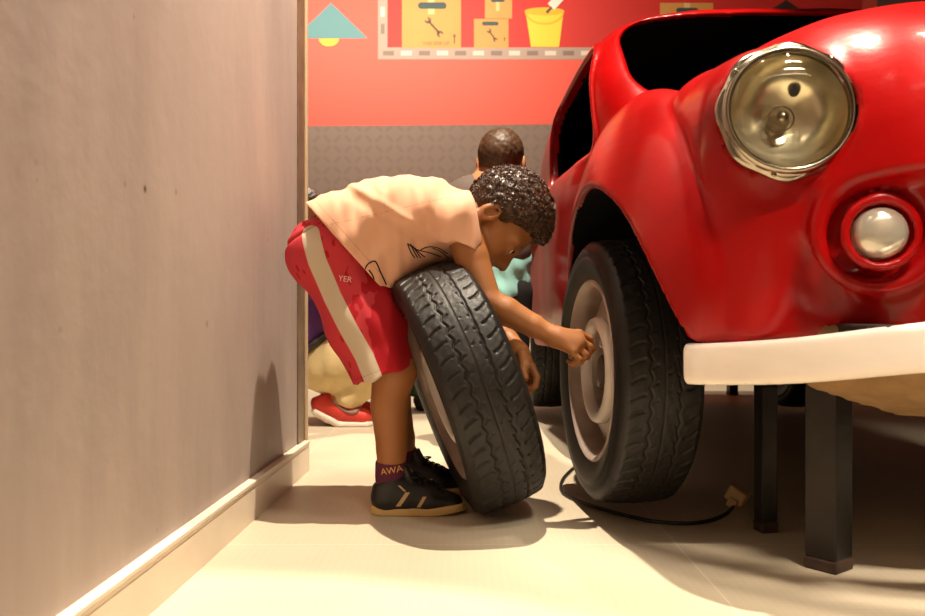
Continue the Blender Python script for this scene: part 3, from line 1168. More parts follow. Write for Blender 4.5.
un = sdf_obj('underside_pan', pan, (XC - .47, 1.2, .24), (XC + .47, 2.0, .47), .009, M_fibre, car); un['label'] = 'raw brown fibreglass under the nose'
# wheels of the car
fw = wheel(car, axis_matrix(WC, WA), 'wheel'); fw['label'] = 'front wheel with pale hub ring'
wheel(car, axis_matrix(mir(WC), Vector((1, 0, 0))), 'wheel')
RWc = np.array([.375, 3.80, .328])
wheel(car, axis_matrix(RWc, Vector((-1, 0, 0))), 'wheel'); wheel(car, axis_matrix(mir(RWc), Vector((1, 0, 0))), 'wheel')
for y in (1.955, 3.80):
    mb = MB(); mb.tube([(WC[0] + .02, y, .328), (2 * XC - WC[0] - .02, y, .328)], .028, 16)
    mb.build('axle', M_under, car)

# ------------------------------------------------------------------ stands under the car
M_post = mat('black_steel', lin(34, 27, 23), 0.38, metal=.45, var=.35, vscale=14, bump=.2, bscale=40)
M_rust = mat('rusty_foot', lin(62, 42, 31), .7, var=.4, vscale=40)
for (x, y, s, rot, top, lab) in ((.661, 1.535, .060, 38, .334, 'thick black square steel post holding up the nose of the red car'),
                                 (.638, 1.79, .036, 12, .308, 'thin black steel post behind the thick one, under the red car'),
                                 (1.46, 4.60, .048, 5, .308, 'far black steel post under the right rear of the red car'),
                                 (.645, 4.52, .036, 5, .308, 'far black steel post under the left rear of the red car')):
    R_ = Matrix.Rotation(math.radians(rot), 3, 'Z')
    root = empty('steel_post', (x, y, 0))
    tag(root, lab, 'post', 'steel posts holding up the car')
    mb = MB(); mb.box((x, y, .022 + (top - .022) / 2), (s, s, top - .022), R_, .0035)
    mb.build('shaft', M_post, root)
    mb = MB(); mb.box((x, y, .0112), (s + .0015, s + .0015, .0222), R_, .003)
    mb.build('foot', M_rust, root)

# ------------------------------------------------------------------ black cable on the floor
M_cab = mat('black_cable', lin(24, 20, 18), .45)
M_plug = mat('beige_plug', lin(196, 160, 118), .55)
cp = [G(600, 452), G(585, 460), G(573, 470), G(563.5, 480), G(561, 490), G(568, 498), G(590, 507), G(620, 516), G(652, 523), G(685, 525.5), G(710, 522.5), G(726, 517), G(735, 511)]
cp = np.array(cp); cp[:, 2] = .0045; cp[-1, 2] = .014; cp[-2, 2] = .0075


def spline(pts, n):
    pts = np.array(pts); m = len(pts); out = []
    for i in range(m - 1):
        p0, p1, p2, p3 = pts[max(i - 1, 0)], pts[i], pts[i + 1], pts[min(i + 2, m - 1)]
        for t in np.linspace(0, 1, n, endpoint=False):
            out.append(.5 * ((2 * p1) + (-p0 + p2) * t + (2 * p0 - 5 * p1 + 4 * p2 - p3) * t * t + (-p0 + 3 * p1 - 3 * p2 + p3) * t ** 3))
    out.append(pts[-1]); return np.array(out)


cable = empty('power_cable', (cp[:, 0].mean(), cp[:, 1].mean(), 0))
tag(cable, 'black power cable looping on the floor below the red car, beige plug at its end', 'cable')
mb = MB(); mb.tube(spline(cp, 8), .0044, 10); mb.build('cord', M_cab, cable, smooth=True)
mb = MB()
Rp = Matrix.Rotation(math.radians(-35), 3, 'Z') @ Matrix.Rotation(math.radians(28), 3, 'Y')
e = cp[-1]
mb.box(e + np.array([.010, .012, .021]), (.046, .042, .036), Rp, .005)
mb.box(e + np.array([-.006, -.002, .006]), (.022, .022, .022), Rp, .003)
mb.build('plug', M_plug, cable)
# ------------------------------------------------------------------ the boy leaning over the tyre
M_skin = mat('brown_skin', lin(158, 102, 58), 0.5, bump=.08, bscale=220, var=.05, vscale=16, spec=.4, sss=.08)
M_lip = mat('lips', lin(126, 66, 52), .45)
M_hair = mat('dark_curly_hair', lin(70, 45, 27), .38, var=.25, vscale=40, spec=.5)
M_eyew = mat('eye', lin(220, 212, 205), .2)
M_iris = mat('eye_iris', lin(28, 17, 12), .12)
M_shoe = mat('black_shoe_leather', lin(22, 20, 22), .42, bump=.2, bscale=120)
M_sole = mat('cream_rubber_sole', lin(206, 172, 112), .55)
M_cream = mat('cream_stripe', lin(198, 166, 118), .6)
M_lace = mat('black_laces', lin(12, 11, 12), .7)
M_ink = mat('black_shirt_print', lin(26, 20, 20), .8)
M_txt = mat('pale_print', lin(236, 196, 186), .8)
M_sock_t = mat('yellow_letters', lin(222, 168, 84), .8)

# local frame of the head: right, forward, up
hu = unit([.895, 0.03, .44]); hf = np.array([.44, -.11, -.89]); hf = unit(hf - hu * (hf @ hu)); hr = np.cross(hf, hu)
HS = 1.05
HO = P(496.5, 221.0, 1.985)
HRm = np.stack([hr, hf, hu])            # rows


def hp(r, f, u): return HO + (hr * r + hf * f + hu * u) * HS


def to_head(p): return ((p - V3(HO)) @ V3(HRm).T) / HS


def head_sdf(p):
    q = to_head(p)
    m = q.copy(); m[:, 0] = np.abs(q[:, 0])
    d = ell(m, (0, -.008, .026), (.073, .088, .078))
    d = smin(d, ell(m, (0, .028, -.034), (.058, .054, .068)), .035)
    d = smin(d, ell(m, (.030, .048, -.040), (.030, .028, .032)), .03)
    d = smin(d, sph(m, (0, .060, -.088), .017), .035)
    d = smin(d, ell(m, (.030, .066, .013), (.026, .012, .009)), .02)
    # eye hollows
    d = smax(d, -sph(m, (.031, .096, -.004), .0165), .016)
    # nose
    n = chain(m, [(0, .078, .002), (0, .0915, -.024), (0, .0985, -.034)], [.0075, .0085, .0100], .01)
    n = smin(n, sph(m, (.0115, .089, -.0375), .0080), .010)
    d = smin(d, n, .014)
    d = smax(d, -ell(m, (.0065, .094, -.046), (.0036, .005, .004)), .004)
    # lips
    d = smin(d, ell(m, (0, .0825, -.0600), (.021, .0095, .0060)), .008)
    d = smin(d, ell(m, (0, .0800, -.0705), (.018, .0095, .0070)), .008)
    d = smax(d, -ell(m, (0, .0925, -.0650), (.022, .006, .0014)), .003)
    # eyelids: a ball over the eye with a slit
    lid = sph(m, (.031, .0735, -.003), .0140)
    d = smin(d, lid, .006)
    d = smax(d, -ell(m, (.0315, .0900, -.0045), (.0140, .0135, .0058)), .003)
    # ears
    e = ell(m, (.0775, -.010, -.012), (.0085, .0185, .0290), np.array(Matrix.Rotation(.22, 3, 'X')))
    e = smax(e, -ell(m, (.0890, -.0060, -.008), (.0150, .0110, .0195), np.array(Matrix.Rotation(.22, 3, 'X'))), .0025)
    e = smin(e, ell(m, (.0755, .004, -.013), (.006, .006, .009)), .006)
    d = smin(d, e, .004)
    return d * HS


J = dict(
    hipR=P(338, 262, 1.985), hipL=P(333, 260, 2.10), kneeR=P(393, 372, 1.925), kneeL=P(393, 372, 2.13),
    ankR=P(391, 477, 1.945), ankL=P(404, 463, 2.16), pel=P(325, 252, 2.03), spine=P(375, 230, 2.03), chest=P(425, 222, 2.03),
    neck=P(468, 213, 2.02), shR=P(459, 222, 1.915), shL=P(462, 222, 2.14), elR=P(488, 302, 1.865), wrR=P(553, 336, 1.855),
    elL=P(486, 318, 2.24), wrL=P(519, 350, 2.095))


def hand(p, wrist, palm, fingers, thumb, wr=.0195, pr=.0165, fr=.0074):
    """a palm of four fanning bones, four jointed fingers and a thumb"""
    d = None
    for i, fg in enumerate(fingers):
        w = np.array(wrist) * .72 + np.array(palm[i]) * .28
        b = cone(p, w, fg[0], .0135, .0098)
        d = b if d is None else smin(d, b, .016)
    k = smin(d, cone(p, np.array(wrist), np.mean([f[0] for f in fingers], 0), wr * .80, .0125), .02)
    for i, fg in enumerate(fingers):
        s = [1.0, 1.03, .98, .86][i]
        f = chain(p, fg, [fr * 1.20 * s, fr * 1.12 * s, fr * 1.02 * s, fr * .86 * s], .003)
        k = smin(k, f, .0035)
    t = chain(p, thumb, [.0120, .0100, .0088, .0072], .006)
    return smin(k, t, .007)


FR = [[P(579, 333.5, 1.868), P(589.5, 339, 1.872), P(593, 348, 1.880), P(588.5, 354, 1.886)],
      [P(580, 340, 1.853), P(589.5, 347, 1.851), P(587, 356.5, 1.860), P(580, 358.0, 1.871)],
      [P(577.5, 346.5, 1.840), P(585.5, 355, 1.837), P(580.5, 361.5, 1.847), P(574, 360.0, 1.859)],
      [P(573, 351.5, 1.830), P(579, 359.5, 1.827), P(573.5, 364, 1.837), P(568.5, 361.0, 1.849)]]
TR = [P(561, 341, 1.876), P(573, 342, 1.892), P(583, 345.5, 1.902), P(591.5, 349, 1.897)]
FLh = [[P(531.5, 366, 2.030), P(537, 377, 2.020), P(535.5, 386, 2.012), P(530.5, 391.5, 2.008)],
       [P(529, 369, 2.048), P(534, 380, 2.044), P(531.5, 388.5, 2.038), P(526, 392, 2.034)],
       [P(525.5, 371, 2.066), P(529, 381, 2.066), P(526, 388, 2.062), P(521.5, 390.5, 2.058)],
       [P(521.5, 371, 2.082), P(523.5, 379, 2.085), P(521, 385, 2.082), P(517.5, 387, 2.078)]]
TL = [P(522, 354, 2.060), P(524, 363, 2.035), P(523.5, 371, 2.018), P(526, 378, 2.008)]


def body_f(p):
    d = head_sdf(p)
    nk = chain(p, [hp(0, -.030, -.035), hp(0, -.040, -.085), J['neck'] + np.array([-.03, 0, .0])], [.047, .046, .055], .02)
    d = smin(d, nk, .022)
    tor = None
    for s in (-.042, .042):
        o = np.array([0, s, 0])
        t = chain(p, [J['pel'] + o, J['spine'] + o, J['chest'] + o, P(452, 218, 2.03) + o], [.078, .078, .078, .058], .03)
        tor = t if tor is None else smin(tor, t, .03)
    d = smin(d, tor, .03)
    for sh, el, wr, rs in (('shR', 'elR', 'wrR', 0), ('shL', 'elL', 'wrL', 0)):
        a, b, c = J[sh], J[el], J[wr]
        ar = chain(p, [J['neck'] * .35 + a * .65, a, a * .55 + b * .45, b, b * .72 + c * .28, b * .3 + c * .7, c], [.043, .0420, .0370, .0300, .0315, .0250, .0200], .006)
        d = smin(d, ar, .02)
    d = smin(d, hand(p, J['wrR'], [f[0] for f in FR], FR, TR), .014)
    d = smin(d, hand(p, J['wrL'], [f[0] for f in FLh], FLh, TL), .014)
    for h, k, a, fx in (('hipR', 'kneeR', 'ankR', -.007), ('hipL', 'kneeL', 'ankL', -.007)):
        H, K, A = J[h], J[k], J[a]
        lg = chain(p, [H, H * .5 + K * .5, K, K * .68 + A * .32 + np.array([fx, 0, 0]), K * .28 + A * .72, A, A + np.array([.01, 0, -.028])], [.078, .068, .0470, .0420, .0345, .0310, .0310], .006)
        lg = smin(lg, sph(p, K + np.array([.010, 0, -.002]), .040), .02)
        foot = cone(p, A + np.array([-.012, 0, -.045]), A + np.array([.095, .0, -.055]), .028, .020)
        lg = smin(lg, foot, .03)
        d = smin(d, lg, .02)
    return d


boy = empty('person', (J['ankR'][0] * .5 + J['ankL'][0] * .5, 2.04, 0))
tag(boy, 'curly haired child in pink shirt and red shorts bending over the loose tyre', 'person')


def body_mats(c):
    q = to_head(c.astype(np.float32)); q[:, 0] = np.abs(q[:, 0])
    l = np.minimum(ell(q, (0, .0875, -.0598), (.021, .0115, .0058)), ell(q, (0, .085, -.0712), (.018, .0115, .0068)))
    return (l < 0).astype(np.int32)


lo = np.array([-.46, 1.74, -.0]); hi = np.array([.36, 2.34, .92])
bd = sdf_obj('body', body_f, lo, hi, .0034, [M_skin, M_lip], boy, proj=3, matf=body_mats)

for s in (-1, 1):
    c = hp(.031 * s, .0735, -.003)
    # white ball with a dark iris cap looking down at the nut
    mb = MB(); look = Vector(unit(P(590, 352, 1.9) - c + hf * .10))
    M = axis_matrix(c, look, up=tuple(hu))
    R_ = .0127 * HS
    pr = [(R_ * math.sin(t), R_ * math.cos(t)) for t in np.linspace(0, PI, 19)]
    mb.lathe(pr, M, 24)
    for f in mb.bm.faces:
        cc = Vector(np.mean([np.array(v.co) for v in f.verts], 0)) - Vector(c)
        f.material_index = 1 if cc.normalized().dot(look) > .82 else 0
    mb.build('eye', [M_eyew, M_iris], boy, smooth=True)
    mb = MB()
    pts = [hp(s * (.014 + .030 * t), .0815 - .016 * t * t, .0165 + .006 * math.sin(t * 2.6) - .004 * t) for t in np.linspace(0, 1, 9)]
    mb.tube(pts, [.0014 + .0022 * math.sin(PI * min(1, t + .12)) for t in np.linspace(0, 1, 9)], 6)
    mb.build('eyebrow', M_hair, boy, smooth=True)


# hair: a cap over the skull covered with small coils
def hairline(f): return np.interp(f, [-.10, -.06, -.03, -.012, .004, .016, .03, .05, .065, .08], [-.062, -.056, -.040, -.008, .000, -.006, .018, .036, .048, .052])


def hthick(q): return np.interp(q[:, 2] * .8 + q[:, 1] * .25, [-.06, -.02, .03, .075, .12], [.005, .009, .016, .026, .029])


def cap_f(p):
    q = to_head(p)
    m = q.copy(); m[:, 0] = np.abs(q[:, 0])
    d = ell(m, (0, -.008, .026), (.073, .088, .078)) - hthick(m) * (.30 + .70 * sstep(-.002, .030, m[:, 2] - hairline(m[:, 1]))) + wob(p, 260, 8) * .0028
    d = smax(d, (hairline(m[:, 1]) - m[:, 2]) * .8, .008)
    d = np.maximum(d, -(ell(m, (0, -.008, .026), (.073, .088, .078)) + .006))
    return d * HS


hv, hq = sdf_arrays(cap_f, HO - .16, HO + .17, .0036, 2)
bm_ = MB()
for v in hv: bm_.bm.verts.new(v)
bm_.bm.verts.ensure_lookup_table()
for q in hq:
    try: bm_.bm.faces.new([bm_.bm.verts[i] for i in q])
    except ValueError: pass
fc = hv[hq].mean(1)
qd = to_head(fc)
ctr = np.array([0, -.008, .026])
outw = ((qd - ctr) @ HRm); outw /= np.linalg.norm(outw, axis=1)[:, None]
dd = ell(np.abs(qd) * [1, 0, 0] + qd * [0, 1, 1], (0, -.008, .026), (.073, .088, .078))
good = np.where(dd > .003)[0]
pick = nrng.choice(good, 1700, replace=False)
for i in pick:
    c = fc[i]; n = outw[i]
    t = unit(np.cross(n, nrng.normal(size=3))); b = np.cross(n, t)
    if nrng.random() < .5: ax, e1, e2 = n, t, b
    else: ax, e1, e2 = t, n, b
    R1 = nrng.uniform(.0034, .0066); turns = nrng.uniform(1.2, 2.0); L_ = nrng.uniform(.004, .010); a0 = nrng.uniform(0, 6.28)
    pts = []
    for k in range(11):
        s = k / 10
        a = a0 + turns * 2 * PI * s
        rr = R1 * (1 - .25 * s)
        pts.append(c - n * .0015 + ax * L_ * (s - .4) + (e1 * math.cos(a) + e2 * math.sin(a)) * rr)
    bm_.tube(pts, .00125, 4, caps=False)
hair = bm_.build('hair', M_hair, boy, smooth=True)
hair['label'] = 'short dark brown curls'


# ---- shirt
hem_o = P(347, 246, 2.03); hem_n = unit([-.745, 0, -.667])


def torso_cloth(p, g):
    tor = None
    for s in (-.045, .045):
        o = np.array([0, s, 0])
        t = chain(p, [P(322, 246, 2.03) + o, P(352, 234, 2.03) + o, P(388, 224, 2.03) + o, P(425, 219, 2.03) + o, P(456, 216, 2.03) + o],
                  [.096 + g, .099 + g, .099 + g, .088 + g, .062 + g], .03)
        tor = t if tor is None else smin(tor, t, .03)
    for sy in (-.080, .070):
        belly = chain(p, [P(350, 256, 2.03 + sy), P(372, 268, 2.03 + sy), P(390, 264, 2.03 + sy), P(420, 246, 2.03 + sy * .6), P(448, 236, 2.03 + sy * .5)], [.068 + g, .058 + g, .050 + g, .050 + g, .050 + g], .01)
        tor = smin(tor, belly, .05)
    return tor


def sleeves(p, g):
    d = None
    for sh, el in (('shR', 'elR'), ('shL', 'elL')):
        a, b = J[sh], J[el]
        side = -1 if sh == 'shR' else 1
        low = P(465, 250, 2.03 + side * .125)
        s = chain(p, [P(446, 216, 2.03 + side * .06), a + np.array([.0, 0, -.002]), low + np.array([0, 0, -.02])], [.062 + g, .0570 + g, .0530 + g], .03)
        s = smax(s, plane(p, low, [-.27, side * .15, -.95]), .003)
        d = s if d is None else np.minimum(d, s)
    return d


def folds(p):
    x, y, z = p[:, 0], p[:, 1], p[:, 2]
    f = wob(p, 20, 6, (1.6, .8, 1.0)) * .0040 + .0016 * wob(p, 46, 6, (1.6, .8, .8), off=5)
    # drag lines running from the shoulder down to the belly, and soft creases across the flank
    a = (x * .80 - z * .60)
    f += .0030 * np.sin(a * 85 + 1.5 * wob(p, 9, 4)) * sstep(.42, .60, z) * sstep(-.34, -.20, x)
    s = (x + .085) * .55 + (z - .66) * .85
    f += .0045 * np.exp(-((s + .015) / .010) ** 2) - .0035 * np.exp(-((s + .04) / .012) ** 2)
    # cross seam of the printed panel
    return f


def shirt_solid(p, g):
    d = smin(torso_cloth(p, g), sleeves(p, g), .022)
    return d


def shirt_f(p):
    d = shirt_solid(p, 0.0) - folds(p)
    # neck opening
    nb = cone(p, J['neck'] + np.array([-.035, 0, -.004]), hp(0, -.040, -.085) + np.array([.10, 0, 0]), .054, .058)
    d = smax(d, plane(p, P(475, 213, 2.03), [.97, 0, .16]), .006)
    inner = shirt_solid(p, -.0075) - folds(p)
    hem = plane(p, hem_o, hem_n) - .004 * np.sin((p[:, 1] - 1.93) * 14)
    a_, b_ = J['shR'], J['elR']
    d = smax(d, hem, .003)
    # hollow only near the openings
    near = np.minimum(np.abs(plane(p, hem_o, hem_n)) - .05, 1)
    d = smax(d, -np.maximum(inner, near), .002)
    for sh, el in (('shR', 'elR'), ('shL', 'elL')):
        a, b = J[sh], J[el]
        sl = cone(p, a * .80 + b * .20, b, .0385, .0385)
        d = smax(d, -np.maximum(sl, plane(p, P(465, 241, 2.03), [.27, 0, .95])), .002)
    d = smax(d, -nb, .003)
    return d


def shirt_seam(p):
    x, z = p[:, 0], p[:, 2]
    h = np.abs(plane(p, hem_o, hem_n) + .020 - .0 - .004 * np.sin((p[:, 1] - 1.93) * 14)) - .0007
    s1 = np.where(p[:, 1] < 2.03, np.abs(z - (P(0, 213, 1.93)[2] + .24 * (x + .16))) - .0007, 1)
    s1 = np.where((x > -.31) & (x < -.03), s1, 1)
    return np.minimum(h, s1).astype(np.float32)


M_shirt = mask_mat('pink_cotton', lin(236, 184, 152), [lin(190, 134, 106)], ['seam'], .85, bump=.25, bscale=500, soft=.0009)
sh = sdf_obj('shirt', shirt_f, (-.42, 1.80, .42), (.12, 2.28, .82), .0032, M_shirt, boy, proj=3, attrs={'seam': shirt_seam})


# ---- shorts
def shorts_solid(p, g):
    d = None
    for s in (-.048, .048):
        o = np.array([0, s, 0])
        t = chain(p, [P(328, 256, 2.03) + o, P(342, 249, 2.03) + o], [.088 + g, .091 + g], .03)
        d = t if d is None else smin(d, t, .04)
    for h, k in (('hipR', 'kneeR'), ('hipL', 'kneeL')):
        H, K = J[h], J[k]
        K = K + np.array([-.010, 0, -.035])
        lg = chain(p, [H + np.array([.012, 0, -.006]), H * .5 + K * .5 + np.array([.004, 0, 0]), K], [.096 + g, .085 + g, .0710 + g], .03)
        n = unit([.36, 0, -.93])
        oo = P(385, 374, 1.93) if h == 'hipR' else P(386, 372, 2.13)
        lg = smax(lg, plane(p, oo, n), .003)
        d = smin(d, lg, .03)
    return d


def shorts_f(p):
    f = wob(p, 17, 6, (1.2, 1, .7), off=3) * .0042 + .0022 * np.sin((p[:, 0] * .9 + p[:, 2] * .42) * 90 + 2 * wob(p, 8, 4)) * sstep(.62, .40, p[:, 2])
    # gathered waistband
    wbd = plane(p, P(306, 240, 2.03), unit([-.50, 0, .86]))
    f += np.where(wbd > 0, .0016 * np.sin(p[:, 1] * 190 + p[:, 0] * 120), 0) - .003 * np.exp(-(wbd / .004) ** 2)
    d = shorts_solid(p, 0) - f
    inn = shorts_solid(p, -.010) - f
    near = np.minimum(plane(p, P(385, 374, 1.93), [.36, 0, -.93]), 1)
    d = smax(d, -np.maximum(inn, -near - .06), .002)
    # the body below comes out of the legs
    for h, k, a in (('hipR', 'kneeR', 'ankR'), ('hipL', 'kneeL', 'ankL')):
        d = smax(d, -cone(p, J[k] * .75 + J[h] * .25, J[a], .049, .049), .002)
    return d


# side stripe follows the leg from waist to hem
stp = np.array([P(310, 234, 1.9), P(318, 262, 1.9), P(333, 297, 1.9), P(350, 328, 1.9), P(366, 356, 1.9), P(378, 385, 1.9)])


def stripe_d(p):
    q = p.copy(); q[:, 1] = 0
    d = None
    for i in range(len(stp) - 1):
        a = stp[i].copy(); b = stp[i + 1].copy(); a[1] = 0; b[1] = 0
        e = cone(q, a, b, .0215, .0215)
        d = e if d is None else np.minimum(d, e)
    return np.where(p[:, 1] < 2.03, d, np.float32(.5))


def seam_d(p):
    wbd = np.abs(plane(p, P(306, 240, 2.03), unit([-.50, 0, .86]))) - .0008
    hemd = np.minimum(np.abs(plane(p, P(385, 374, 1.93), [.36, 0, -.93]) + .014), 1) - .0007
    return np.minimum(wbd, hemd)


def camo(p): return (wob(p, 70, 10, off=9, sx=(1.3, 1, .9)) - .75) * .012 + np.where(p[:, 1] < 2.03, 0, .5) + np.maximum(0, p[:, 0] + .235) * .4


M_short = mask_mat('red_shorts_cloth', lin(176, 24, 36), [lin(200, 58, 68), lin(206, 190, 166), lin(140, 14, 24)], ['patch', 'stripe', 'seam'], .8, bump=.3, bscale=420)
sho = sdf_obj('shorts', shorts_f, (-.46, 1.84, .28), (-.04, 2.24, .74), .0032, M_short, boy, proj=3, attrs={'patch': camo, 'stripe': stripe_d, 'seam': seam_d})

# ---- socks, shoes
M_sock = mat('purple_sock', lin(88, 26, 58), .85, bump=.3, bscale=300)
SH = {}
for side, an, toe in (('R', 'ankR', np.array([1, .02, 0])), ('L', 'ankL', np.array([.985, -.17, 0]))):
    A = J[an]
    fw_ = unit(toe); lf = np.cross([0, 0, 1], fw_)
    org = np.array([A[0] - fw_[0] * .040, A[1] - fw_[1] * .040, 0.0])     # back of the heel on the floor
    Rm = np.stack([fw_, lf, [0, 0, 1]])
    def loc(p, org=org, Rm=Rm): return (p - V3(org)) @ V3(Rm).T
    def out2(q):
        """distance to the sole outline"""
        x, y = q[:, 0], q[:, 1]
        half = np.interp(x, [-.005, .004, .02, .06, .10, .14, .17, .19, .205, .212], [.012, .022, .029, .031, .034, .039, .037, .031, .020, .008])
        yc = np.interp(x, [0, .1, .2], [0, .0, .004])
        return np.maximum((np.abs(y - yc) - half) * .8, np.maximum(x - .212, -.005 - x))
    def sole(p):
        q = loc(p)
        spring = np.interp(q[:, 0], [0, .14, .215], [0, 0, .010])
        z = q[:, 2] - spring
        th = np.interp(q[:, 0], [0, .05, .14, .21], [.0215, .021, .019, .017])
        e = box2(q[:, 0], z, .100, th / 2, .113, .0, .0)
        d = np.maximum(np.maximum(out2(q), np.maximum(-.0 - z, z - th)), np.maximum(q[:, 0] - .212, -.012 - q[:, 0]))
        r = .004
        x = np.maximum(out2(q) + r, 0); zz = np.maximum(np.maximum(-z, z - th) + r, 0)
        return np.sqrt(x * x + zz * zz) + np.minimum(np.maximum(out2(q) + r, np.maximum(-z, z - th) + r), 0) - r
    def upper(p):
        q = loc(p)
        d = chain(q, [(.030, 0, .034), (.075, 0, .036), (.125, .001, .030), (.178, .003, .0215)], [.0310, .0320, .0335, .0260], .02)
        d = smin(d, chain(q, [(.032, 0, .040), (.034, 0, .080)], [.034, .0340], .02), .02)
        d = smin(d, chain(q, [(.045, 0, .070), (.105, 0, .047)], [.032, .028], .02), .02)
        top = plane(q, (.040, 0, .0830), [-.34, 0, 1])
        d = smax(d, top, .006)
        d = smax(d, -cone(q, (.036, 0, .072), (.042, 0, .14), .0285, .031), .003)
        # tongue stands up in front of the ankle
        tg = rbox(q, (.080, 0, .092), (.006, .022, .022), .005, np.array(Matrix.Rotation(.5, 3, 'Y')))
        d = smin(d, tg, .008)
        d = smax(d, .012 - q[:, 2], .002)
        d = smax(d, -(np.sqrt((q[:, 2] - .030) ** 2 + np.maximum(q[:, 0] - .146, 0) ** 2 * 0 + ((q[:, 0] - .140) * .9) ** 2) - .0) * 0 - 1, .001)
        return d
    b0 = org + fw_ * .1
    upo = sdf_obj('shoe', upper, b0 - np.array([.15, .10, .01]) * [1, 1, 0], b0 + np.array([.15, .10, .16]), .0026, M_shoe, boy, proj=2)
    upo['label'] = 'black trainer with cream stripes'
    sdf_obj('sole', sole, b0 - np.array([.15, .10, .012]), b0 + np.array([.15, .10, .05]), .0026, M_sole, upo, proj=2)
    # two slanting stripes on the visible side, and on the other one
    bv = bvh_of(upo)
    for sgn in (-1, 1):
        for (xa, za, xb, zb, wd) in ((.058, .024, .080, .056, .0105), (.104, .022, .118, .046, .0085), (.060, .071, .074, .058, .0055)):
            mb = MB(); g = []
            n = 10
            for i in range(n):
                t = i / (n - 1); row = []
                for j in range(4):
                    s = j / 3 - .5
                    x = xa + (xb - xa) * t + s * wd; z = za + (zb - za) * t
                    st = org + fw_ * x + lf * sgn * .09 + np.array([0, 0, z])
                    r = bv.ray_cast(Vector(st), Vector(-lf * sgn), .12)
                    row.append(np.array(r[0]) + lf * sgn * .0012 if r[0] is not None else None)
                g.append(row)
            for i in range(n - 1):
                for j in range(3):
                    cs = [g[i][j], g[i][j + 1], g[i + 1][j + 1], g[i + 1][j]]
                    if any(c is None for c in cs): continue
                    mb.bm.faces.new([mb.bm.verts.new(c) for c in cs])
            bmesh.ops.remove_doubles(mb.bm, verts=mb.bm.verts, dist=.0002)
            if len(mb.bm.faces): mb.build('stripe', M_cream, upo, smooth=True)
            else: mb.bm.free()
    # laces criss-cross on top
    mb = MB()
    for k in range(5):
        x = .094 + k * .013
        for sg in (-1, 1):
            pp = []
            for t in np.linspace(0, 1, 9):
                yy = sg * (-.019 + .038 * t); xx = x + .012 * t
                st = org + fw_ * xx + lf * yy + np.array([0, 0, .14])
                r = bv.ray_cast(Vector(st), Vector((0, 0, -1)), .2)
                if r[0] is not None: pp.append(np.array(r[0]) + np.array([0, 0, .0018 + .0012 * math.sin(PI * t)]))
            if len(pp) > 2: mb.tube(pp, .0022, 6)
    for sg in (-1, 1):      # bow
        c = org + fw_ * .096 + np.array([0, 0, .088])
        pp = [c + fw_ * (.012 * math.sin(a)) * .8 + lf * sg * (.016 * (1 - math.cos(a))) + np.array([0, 0, .006 * math.sin(a * .5) - .006 * (1 - math.cos(a)) * .5]) for a in np.linspace(0, 2 * PI, 16)]
        mb.tube(pp, .002, 6)
    la = mb.build('laces', M_lace, upo, smooth=True)
    # sock
    def sock_f(p, A=A):
        K = J['kne' + 'e' + side]
        d = chain(p, [A + np.array([0.004, 0, -.045]), A, A + (K - A) * .10, A + (K - A) * .20], [.0315, .0330, .0330, .0345], .01)
        top = plane(p, A + (K - A) * .155, unit(K - A))
        d = smax(d, top, .003)
        d = d - .0007 * np.sin(np.arctan2(p[:, 1] - A[1], p[:, 0] - A[0]) * 40)
        return d
    so = sdf_obj('sock', sock_f, A - np.array([.06, .06, .08]), A + np.array([.06, .06, .08]), .0026, M_sock, boy, proj=2)
    SH[side] = (upo, so)


def lay_on(mesh_or_pts, bv, off=.0009):
    r = bv.ray_cast(Vector((mesh_or_pts[0], .9, mesh_or_pts[2])), Vector((0, 1, 0)))
    return None if r[0] is None else np.array(r[0]) - np.array([0, off, 0])


def words_on(name, body, px, py, Y, size, ang, m, parent, bv, off=.0012):
    tm = text_mesh(name, body, size, m)
    bm2 = bmesh.new(); bm2.from_mesh(tm)
    bmesh.ops.triangulate(bm2, faces=bm2.faces)
    bmesh.ops.subdivide_edges(bm2, edges=bm2.edges, cuts=1)
    c = P(px, py, Y); ca, sa = math.cos(ang), math.sin(ang)
    for v in bm2.verts:
        x = c[0] + v.co.x * ca - v.co.y * sa; z = c[2] + v.co.x * sa + v.co.y * ca
        h = lay_on((x, 0, z), bv, off)
        v.co = h if h is not None else (x, c[1], z)
    bm2.to_mesh(tm); bm2.free()
    o = obj(name, tm, parent)
    return o


bvs = bvh_of(SH['R'][1])
words_on('sock_letters', 'AWA', 391, 475.5, 1.885, .021, .16, M_sock_t, SH['R'][1], bvs)
bvh_short = bvh_of(sho)
words_on('shorts_letters', 'YER', 344.5, 281.5, 1.88, .018, -.14, M_txt, sho, bvh_short)
bvh_shirt = bvh_of(sh)


def ink(name, lines, rad, bv, parent, m):
    mb = MB()
    for ln_ in lines:
        pts = spline([np.array([x, y, 0.0]) for x, y in ln_], 5)
        pp = []
        for q in pts:
            c = P(q[0], q[1], 1.885)
            h = lay_on(c, bv, .0004)
            if h is not None: pp.append(h)
        if len(pp) > 2: mb.tube(pp, rad, 5)
    return mb.build(name, m, parent, smooth=True)


ink('line_drawing', [[(366, 277), (365, 270), (368, 264), (374, 261), (377, 264), (380, 272), (385, 284)],
                     [(366, 277), (370, 282), (373, 288), (378, 289), (384, 286)], [(369, 270), (373, 277), (375, 287)]], .0017, bvh_shirt, sh, M_ink)
ink('scribble_print', [[(407, 243), (410, 251), (414, 257)], [(410, 243), (413, 250), (417, 257)], [(412, 245), (416, 251), (420, 257)], [(414, 247), (419, 252), (424, 256)],
                       [(420, 249), (428, 246), (438, 247), (447, 252)], [(420, 250), (430, 252), (440, 255)], [(432, 247), (440, 250), (448, 256)], [(407, 243), (414, 248), (421, 250)]], .0013, bvh_shirt, sh, M_ink)
